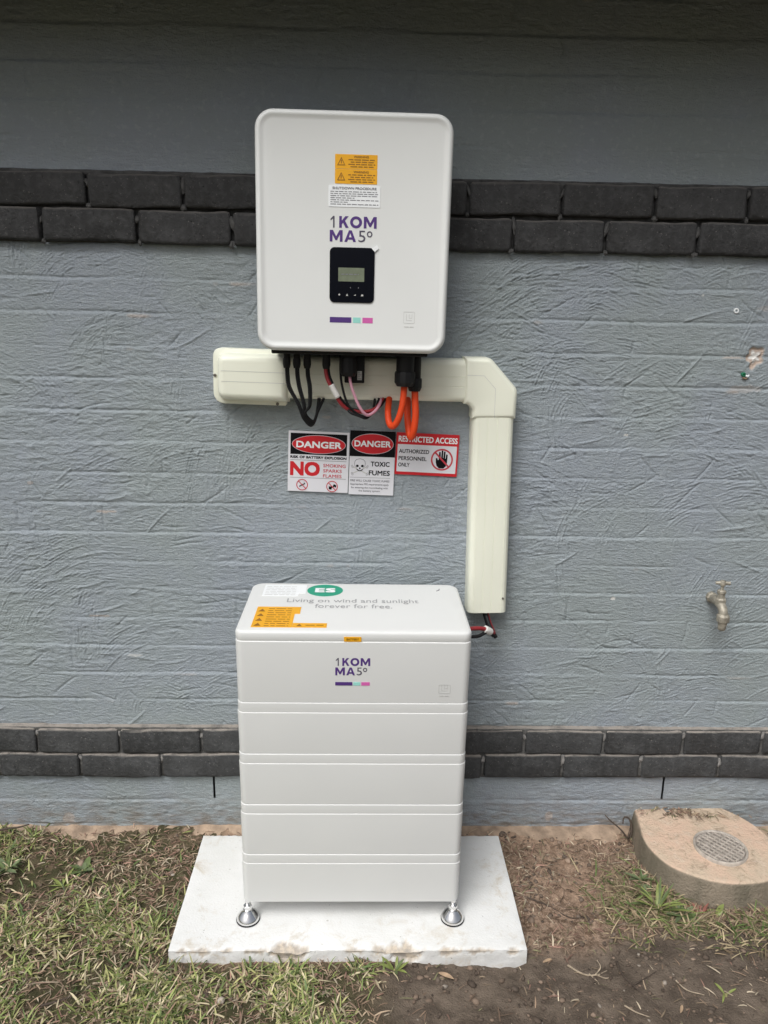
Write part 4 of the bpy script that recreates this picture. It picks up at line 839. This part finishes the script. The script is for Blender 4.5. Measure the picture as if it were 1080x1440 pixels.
# wall plugs
wp = tag(lathe('wall_plug', [(0.0068, -0.004), (0.0072, 0.0015), (0.0066, 0.0030), (0.0036, 0.0030), (0.0034, -0.003), (0.0005, -0.003)], M['label'], None, 'Y', (0, 0, 0), 18), 'small white ring shaped wall plug high on the right of the wall', 'wall plug'); wp.location = (0.9943, -0.001, 1.6123)
gp = tag(empty('wall_plug', (1.0355, 0, 1.4445)), 'broken green plastic wall plug below the chipped patch', 'wall plug')
lathe('plug_body', [(0.0058, -0.004), (0.0062, 0.004), (0.0050, 0.0075), (0.0028, 0.0075), (0.0024, 0.002)], M['plug_green'], gp, 'Y', (0, 0, 0), 9, 20); tube('plug_fragment', [(0.004, -0.002, -0.001), (0.010, -0.006, -0.005), (0.015, -0.004, -0.002)], 0.0026, M['label'], gp, 6); tube('plug_fragment', [(-0.001, -0.003, -0.009), (0.006, -0.005, -0.011), (0.011, -0.003, -0.010)], 0.0022, M['dead_leaf'], gp, 6)

# ------------------------------------------------------------------ concrete drain surround with round cover
dr = tag(empty('drain_surround', (1.055, -0.165, 0.0)), 'peach topped concrete drain surround with a round metal cover against the wall', 'drain')
DO = [(0.8690, 0.012), (0.8600, -0.060), (0.8520, -0.130), (0.8600, -0.185), (0.8830, -0.235), (0.9180, -0.270), (0.9790, -0.3060), (1.0500, -0.3220), (1.1300, -0.3150), (1.1900, -0.2850), (1.2300, -0.2350), (1.2420, -0.1700), (1.2250, -0.0900), (1.1850, -0.030), (1.1450, 0.012), (0.9870, 0.012), (0.9800, -0.010), (0.9860, -0.034), (0.9690, -0.010), (0.9640, 0.012)]
def dense(P, sm_, nseg=4):
    out = []
    n = len(P)
    for i in range(n):
        a, b, c2, d2 = [Vector(P[(i+k-1) % n]) for k in range(4)]
        if i in sm_:
            for k in range(nseg): t = k/nseg; out.append(tuple(0.5*((2*b)+(c2-a)*t+(2*a-5*b+4*c2-d2)*t*t+(3*b-a-3*c2+d2)*t**3)))
        else: out.append(tuple(b))
    return out
DP = dense(DO, set(range(1, 13)), 8); DP = [(x-1.055, y+0.165) for x, y in DP]; nD = len(DP); dn = np.convolve(np.random.default_rng(5).normal(0, 1, nD+8), np.ones(5)/5, 'same')[4:4+nD]
def drain_z(x, y): return 0.0820 + 0.05*min(y, 0.12) + 0.003*math.sin(x*13+1)
DPr = DP[::-1] if sum(DP[i-1][0]*DP[i][1]-DP[i][0]*DP[i-1][1] for i in range(nD)) < 0 else DP
vv = []; secs = [(-0.012, -0.06), (-0.008, 0.02), (-0.002, 0.055), (0.0, 0.070), (0.0020, 0.0768), (0.0060, 0.0808), (0.012, None)]
for ins, z in secs:
    for i, (x, y) in enumerate(offset_poly(DPr, ins)):
        jit = 0.0006*dn[i]
        vv.append((x+jit, y+jit*0.6, (drain_z(x, y) if z is None else z + (drain_z(x, y)-0.0815)*(z/0.08)) ))
ff = []
for k in range(len(secs)-1):
    for i in range(nD): j = (i+1) % nD; ff.append((k*nD+i, k*nD+j, (k+1)*nD+j, (k+1)*nD+i))
ff.append(tuple(range((len(secs)-1)*nD, len(secs)*nD)))
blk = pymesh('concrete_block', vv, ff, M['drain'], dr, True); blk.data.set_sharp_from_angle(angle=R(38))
cv = (1.0655-1.055, -0.1790+0.165); CR = 0.0735; ZT = 0.0845
cover = lathe('drain_cover', [(CR-0.006, ZT-0.012), (CR-0.006, ZT+0.0005), (0.004, ZT+0.0005)], M['grate_dark'], dr, 'Z', (cv[0], cv[1], 0), 40)
lathe('cover_rim', [(CR+0.0025, ZT-0.012), (CR+0.002, ZT+0.0025), (CR+0.0005, ZT+0.0042), (CR-0.0025, ZT+0.0040), (CR-0.0045, ZT+0.002), (CR-0.0065, ZT-0.010)], M['grate'], cover, 'Z', (cv[0], cv[1], 0), 48, 60)
for fam, ang in ((0, 38), (1, -52)):
    for k in range(-4, 5):
        off = k*0.0150; hl = math.sqrt(max((CR-0.008)**2-off**2, 0))
        if hl < 0.01: continue
        ca, sa = math.cos(R(ang)), math.sin(R(ang)); cx, cy = cv[0]-sa*off, cv[1]+ca*off; w2 = 0.0019; h = 0.0040-0.0004*fam
        v = []
        for s, tt, zz in ((-hl, -w2, 0), (hl, -w2, 0), (hl, w2, 0), (-hl, w2, 0), (-hl, -w2*.6, h), (hl, -w2*.6, h), (hl, w2*.6, h), (-hl, w2*.6, h)): v.append((cx+ca*s-sa*tt, cy+sa*s+ca*tt, ZT+zz))
        pymesh('cover_rib', v, [(4, 5, 6, 7), (0, 1, 5, 4), (1, 2, 6, 5), (2, 3, 7, 6), (3, 0, 4, 7)], M['grate'], cover)

# ------------------------------------------------------------------ grass and litter
def blades(name, n, sampler, length, width, colors, weights, lean, m, seed, zoff=0.0, flatness=0.0):
    g = np.random.default_rng(seed); x, y = sampler(g, n); n = len(x)
    z = gz(x, y)+zoff; L = g.uniform(*length, n)*g.uniform(0.75, 1.15, n); W = g.uniform(*width, n); az = g.uniform(0, 2*np.pi, n); ln = g.uniform(*lean, n)
    d = np.stack([np.cos(az), np.sin(az), 0*az], -1); s = np.stack([-np.sin(az), np.cos(az), 0*az], -1); base = np.stack([x, y, z], -1)
    tw = g.normal(0, 0.35, n)[:, None]; s = s*np.cos(tw) + np.array([0, 0, 1.0])*np.sin(tw)*0.8
    bend = g.normal(0, 0.14, n); pts = []
    for t, wf in ((0, 0.75), (0.35, 1.0), (0.72, 0.75), (1.0, 0.06)):
        a = ln*(0.86+0.26*t); hor = np.sin(a)*t*L; ver = np.cos(a)*t*L*(1-flatness)
        c_ = base + d*hor[:, None] + np.array([0, 0, 1.0])*ver[:, None]; hw = (W*wf/2)[:, None]
        if t > 0: c_ = c_ + s*(bend*t*t*L)[:, None]
        pts += [c_ - s*hw, c_ + s*hw]
    V = np.stack(pts, 1).reshape(-1, 3); b = (np.arange(n)*8)[:, None]
    Q = np.concatenate([b+np.array([[0, 1, 3, 2]]), b+np.array([[2, 3, 5, 4]]), b+np.array([[4, 5, 7, 6]])], 1).reshape(-1, 4)
    ci = g.choice(len(colors), n, p=np.array(weights)/sum(weights)); cc = np.array(colors)[ci]*g.uniform(0.55, 1.4, (n, 1))
    A = np.concatenate([np.repeat(cc, 8, 0), np.ones((n*8, 1))], 1)
    return npmesh(name, V, Q, m, attr=('tint', A))
def in_block(x, y): return (np.abs(x+0.0205) < 0.457) & (np.abs(y+0.2785) < 0.229)
def in_drain(x, y): return (np.hypot((x-1.05)/0.195, (y+0.15)/0.165) < 1.0) | ((x > 0.865) & (x < 1.2) & (y > -0.15))
patch = fnoise(nr, nc, 14, 34, 3, 0.55)
# crumbs of soil, too many to count
def crumbs(n, seed):
    g = np.random.default_rng(seed); x = g.uniform(-1.2, 1.5, n); y = g.uniform(-1.0, -0.01, n); gm = gmask(grassm, x, y)
    k = (g.random(n) < (1-0.75*gm)*np.clip((gmask(patch, x, y)-0.2)*2.2, 0.15, 1)) & ~in_block(x, y) & ~in_drain(x, y); x, y = x[k], y[k]; n = len(x)
    t = (1+5**0.5)/2; I = np.array([(-1, t, 0), (1, t, 0), (-1, -t, 0), (1, -t, 0), (0, -1, t), (0, 1, t), (0, -1, -t), (0, 1, -t), (t, 0, -1), (t, 0, 1), (-t, 0, -1), (-t, 0, 1)])/1.9
    F = np.array([(0, 11, 5), (0, 5, 1), (0, 1, 7), (0, 7, 10), (0, 10, 11), (1, 5, 9), (5, 11, 4), (11, 10, 2), (10, 7, 6), (7, 1, 8), (3, 9, 4), (3, 4, 2), (3, 2, 6), (3, 6, 8), (3, 8, 9), (4, 9, 5), (2, 4, 11), (6, 2, 10), (8, 6, 7), (9, 8, 1)])
    r = g.gamma(2.0, 0.0011, n)+0.0009; a = g.uniform(0, 6.28, n); sc = np.stack([r*g.uniform(0.8, 1.7, n), r*g.uniform(0.8, 1.2, n), r*g.uniform(0.45, 0.9, n)], -1)
    V = I[None]*sc[:, None]*g.uniform(0.72, 1.28, (n, 12, 1)); ca, sa = np.cos(a)[:, None], np.sin(a)[:, None]
    V = np.stack([V[..., 0]*ca-V[..., 1]*sa + x[:, None], V[..., 0]*sa+V[..., 1]*ca + y[:, None], V[..., 2] + (gz(x, y)+0.3*sc[:, 2])[:, None]], -1)
    base = np.array([(0.15, 0.115, 0.09), (0.115, 0.086, 0.066), (0.22, 0.16, 0.12), (0.30, 0.22, 0.165), (0.36, 0.31, 0.26)])[g.choice(5, n, p=(0.34, 0.30, 0.2, 0.12, 0.04))]*g.uniform(0.75, 1.3, (n, 1))
    base = base*(1-0.25*gmask(mudm, x, y))[:, None]
    A = np.concatenate([np.repeat(base, 12, 0), np.ones((n*12, 1))], 1)
    return npmesh('soil_crumbs', V.reshape(-1, 3), (np.arange(n)*12)[:, None, None].repeat(20, 1).reshape(-1, 1)+np.tile(F, (n, 1)), M['straw'], smooth=False, attr=('tint', A))
cb = tag(crumbs(15000, 61), 'loose brown crumbs of soil around the slab and the drain surround', 'soil', kind='stuff')
def grass_s(g, n):
    x = g.uniform(-2.0, 0.45, n); y = g.uniform(-1.15, -0.01, n)
    pr = gmask(grassm, x, y)*(1-gmask(mudm, x, y))*(1-gmask(sandm, x, y))*np.clip((gmask(patch, x, y)-0.40)*4.4, 0.05, 1)
    edge_ = 0.25*(gmask(lump, x, y)-0.5)
    pr = pr*(0.07+0.93*np.clip(sm(-y+edge_, 0.27, 0.45)+sm(-x+edge_, 0.95, 1.06), 0, 1))
    k = (g.random(n) < pr) & ~in_block(x, y); return x[k], y[k]
G1 = [(0.15, 0.20, 0.055), (0.235, 0.27, 0.09), (0.35, 0.345, 0.145), (0.50, 0.43, 0.28), (0.37, 0.25, 0.175), (0.10, 0.145, 0.05)]
grass = blades('grass', 104000, grass_s, (0.016, 0.048), (0.0022, 0.0056), G1, (2.4, 2.8, 3.0, 3.6, 1.8, 1.6), (0.7, 1.5), M['blade'], 21)
tag(grass, 'short patchy green lawn to the left of and before the slab', 'grass', kind='stuff')
def litter_s(g, n):
    x = g.uniform(-2.0, 2.1, n); y = g.uniform(-1.15, -0.005, n); m_ = gmask(mudm, x, y)
    pr = (1-m_)*0.9 + m_*0.08; pr = pr*(1-0.75*gmask(sandm, x, y))*np.clip((gmask(lump, x, y)-0.25)*2.2, 0.15, 1)
    k = (g.random(n) < pr) & ~in_block(x, y) & ~in_drain(x, y); return x[k], y[k]
S1 = [(0.38, 0.29, 0.20), (0.28, 0.195, 0.135), (0.16, 0.11, 0.078), (0.50, 0.42, 0.31), (0.32, 0.19, 0.145), (0.21, 0.20, 0.11)]
lit = blades('dry_grass_litter', 78000, litter_s, (0.010, 0.042), (0.0012, 0.0042), S1, (3, 3, 2.6, 1.3, 1.6, 1.3), (1.25, 1.50), M['straw'], 22, 0.0015, 0.2)
tag(lit, 'dry brown straw and leaf litter lying on the soil', 'leaf litter', kind='stuff')
def tuft_s(g, n):
    x = np.concatenate([g.normal(0.80, 0.07, n//2), g.normal(0.90, 0.10, n//4), g.normal(1.12, 0.10, n//4)]); y = np.concatenate([g.normal(-0.30, 0.055, n//2), g.normal(-0.375, 0.03, n//4), g.normal(-0.40, 0.04, n//4)])
    k = ~in_drain(x, y) & (x > 0.6); return x[k], y[k]
tf = blades('dry_grass_litter', 1500, tuft_s, (0.025, 0.075), (0.0020, 0.0050), [(0.36, 0.29, 0.18), (0.28, 0.21, 0.13), (0.17, 0.20, 0.07), (0.10, 0.15, 0.045)], (3, 2, 1.5, 1.3), (0.9, 1.58), M['straw'], 23, 0.0, 0.15)
tag(tf, 'longer straw and green grass in front of the drain surround', 'grass', kind='stuff')
def drain_lit_s(g, n): return g.normal(1.055, 0.06, n), np.clip(g.normal(-0.025, 0.012, n), -0.06, -0.004)
dl = blades('dry_grass_litter', 260, drain_lit_s, (0.010, 0.03), (0.002, 0.0045), S1, (3, 3, 3, 1, 1, 2), (1.2, 1.6), M['straw'], 24, 0.076, 0.5)
tag(dl, 'small dry debris caught between drain surround and wall', 'leaf litter', kind='stuff')

def leaf_mesh(L, W, curl, m, up=0.5, fold=0.25):
    v = []; f = []; n = 6
    for i in range(n+1):
        t = i/n; w2 = W/2*math.sin(math.pi*min(0.97, 0.06+0.92*t))**0.8; a = up*(1-t)-curl*t; h = L*(math.sin(up)*t - curl*t*t*0.5)
        x = L*t*math.cos(up*0.7)
        v += [(x, -w2, h+fold*w2), (x, 0, h), (x, w2, h+fold*w2)]
    for i in range(n):
        for k in (0, 1): f.append((i*3+k, i*3+k+1, (i+1)*3+k+1, (i+1)*3+k))
    me = bpy.data.meshes.new('leaf'); me.from_pydata(v, [], f); me.polygons.foreach_set('use_smooth', [True]*len(f)); me.materials.append(m); return me
def weed(label, x, y, n, L, W, mats, up, seed, spread_=360, a0=0, curl=0.5):
    r = random.Random(seed); root = tag(empty('weed', (x, y, float(gz(np.array([x]), np.array([y]))[0])+0.001)), label, 'plant')
    ms = [leaf_mesh(L*r.uniform(0.7, 1.15), W*r.uniform(0.8, 1.2), curl*r.uniform(0.6, 1.3), M[r.choice(mats)], up*r.uniform(0.7, 1.3)) for _ in range(5)]
    for k in range(n):
        lf = link('leaf', ms[k % 5], None, root); lf.rotation_euler = (r.uniform(-0.2, 0.2), r.uniform(-0.25, 0.15), R(a0+spread_*k/n+r.uniform(-20, 20))); s = r.uniform(0.55, 1.2); lf.scale = (s, s*r.uniform(0.7, 1.2), s)
        lf.location = (r.uniform(-1, 1)*0.006, r.uniform(-1, 1)*0.006, 0.0)
    lathe('stem', [(0.004, -0.006), (0.0035, 0.003), (0.0015, 0.006)], M['stem'], root, 'Z', (0, 0, 0), 8); return root
weed('grey green rosette weed in the lawn near the wall', -0.80, -0.175, 13, 0.048, 0.014, ['leaf_grey', 'leaf_mid'], 0.55, 31)
weed('yellowish weed with long narrow leaves below the grey green rosette', -0.835, -0.235, 16, 0.055, 0.0075, ['leaf_lime', 'leaf_mid'], 0.35, 32)
weed('tall green weed tuft between drain surround and mud', 0.835, -0.330, 26, 0.078, 0.0085, ['leaf_mid', 'leaf_lime', 'leaf_mid'], 0.75, 33)
weed('broad leaved green weed at the foot of the drain surround', 0.895, -0.352, 14, 0.058, 0.014, ['leaf_mid', 'leaf_grey'], 0.40, 34)
weed('reddish weed under the front of the drain surround', 0.945, -0.345, 9, 0.042, 0.008, ['leaf_red'], 0.8, 35, 180, 20)
weed('single lime green sprout in front of the drain surround', 0.992, -0.350, 3, 0.060, 0.018, ['leaf_lime'], 0.9, 36, 70, 5, 0.2)
weed('dark green weed against the left side of the drain surround', 0.815, -0.235, 16, 0.045, 0.010, ['leaf_mid', 'leaf_grey'], 0.55, 37)
weed('low green weed at the far left below the wall', -1.02, -0.17, 18, 0.052, 0.010, ['leaf_mid', 'leaf_grey'], 0.6, 38)
weed('green grass weed touching the front edge of the slab', 0.095, -0.530, 8, 0.050, 0.008, ['leaf_mid', 'leaf_lime'], 0.8, 39)
weed('small lime weed on the mud at the lower right', 0.905, -0.600, 3, 0.038, 0.009, ['leaf_lime'], 0.4, 40)
def twig(label, pts, r, m, branches=(), cat='twig'):
    root = tag(empty('twig', (pts[0][0], pts[0][1], 0)), label, cat)
    Z = lambda q: (q[0]-pts[0][0], q[1]-pts[0][1], float(gz(np.array([q[0]]), np.array([q[1]]))[0]) + (q[2] if len(q) > 2 else 0.003))
    tube('stick', [Z(q) for q in pts], r, M[m], root, 7, 5, taper=0.5)
    for b in branches: tube('side_shoot', [Z(q) for q in b], r*0.7, M[m], root, 6, 5, taper=0.5)
twig('pale forked twig on the mud right of the slab', [(0.535, -0.515), (0.570, -0.535), (0.605, -0.535), (0.635, -0.522)], 0.0028, 'twig_pale', [[(0.585, -0.535), (0.600, -0.556), (0.598, -0.575)], [(0.605, -0.535), (0.622, -0.553), (0.640, -0.545)], [(0.600, -0.536), (0.618, -0.520, 0.012), (0.612, -0.505, 0.018)]])
twig('long dark twig running down the mud', [(0.665, -0.500), (0.668, -0.545), (0.688, -0.590), (0.725, -0.640)], 0.0024, 'twig_dark', [[(0.680, -0.575), (0.715, -0.560), (0.755, -0.535)]])
twig('thin straight straw at lower right of the mud', [(0.905, -0.590), (0.935, -0.612), (0.960, -0.640)], 0.0017, 'twig_pale')
twig('short pale stick in the middle of the right mud', [(0.790, -0.560), (0.812, -0.588), (0.850, -0.602)], 0.0024, 'twig_pale')
twig('short pale stick near the bottom of the frame', [(0.640, -0.640), (0.660, -0.660), (0.690, -0.672)], 0.0022, 'twig_pale')
twig('curved dark root on the soil right of the slab', [(0.470, -0.290), (0.530, -0.310), (0.580, -0.350), (0.620, -0.360)], 0.0022, 'twig_dark')
twig('dark stalk leaning against the wall left of the drain surround', [(0.842, -0.055), (0.815, -0.045, 0.03), (0.785, -0.030, 0.060), (0.770, -0.022, 0.075)], 0.0030, 'twig_dark')
twig('dead curled stem beside the drain surround at the wall', [(0.845, -0.050), (0.852, -0.040, 0.03), (0.846, -0.030, 0.055), (0.830, -0.026, 0.060), (0.825, -0.034, 0.040)], 0.0040, 'twig_dark', [[(0.846, -0.05), (0.836, -0.06, 0.02), (0.842, -0.05, 0.04)]])
twig('dark twig against the wall at the far left', [(-1.13, -0.060, 0.01), (-1.09, -0.045, 0.028), (-1.04, -0.035, 0.032), (-1.005, -0.04, 0.040)], 0.0042, 'twig_dark')
twig('pale stick lying in the lawn at lower left', [(-0.790, -0.590), (-0.760, -0.572), (-0.720, -0.570)], 0.0032, 'twig_pale')
twig('dark stick lying in the lawn below the pale one', [(-0.740, -0.640), (-0.700, -0.622), (-0.665, -0.600)], 0.0034, 'twig_dark')
for lab, x, y, a, s in (('tan dead leaf on the mud right of the slab corner', 0.475, -0.502, 20, 1.0), ('brown dead leaf at the front of the slab', 0.205, -0.536, -30, 1.5), ('curled dead leaf in the straw before the drain surround', 1.06, -0.43, 80, 1.2), ('pale dead leaf in the lawn left of the slab', -0.585, -0.415, 140, 1.0), ('tan dead leaf near the bottom right of the mud', 0.770, -0.655, 60, 0.9)):
    lf = link('dead_leaf', leaf_mesh(0.028*s, 0.008*s, 0.4, M['dead_leaf'], 0.25), None, None, (x, y, float(gz(np.array([x]), np.array([y]))[0])+0.003)); lf.rotation_euler = (0.15, 0, R(a)); tag(lf, lab, 'leaf', 'dead leaves on the ground')
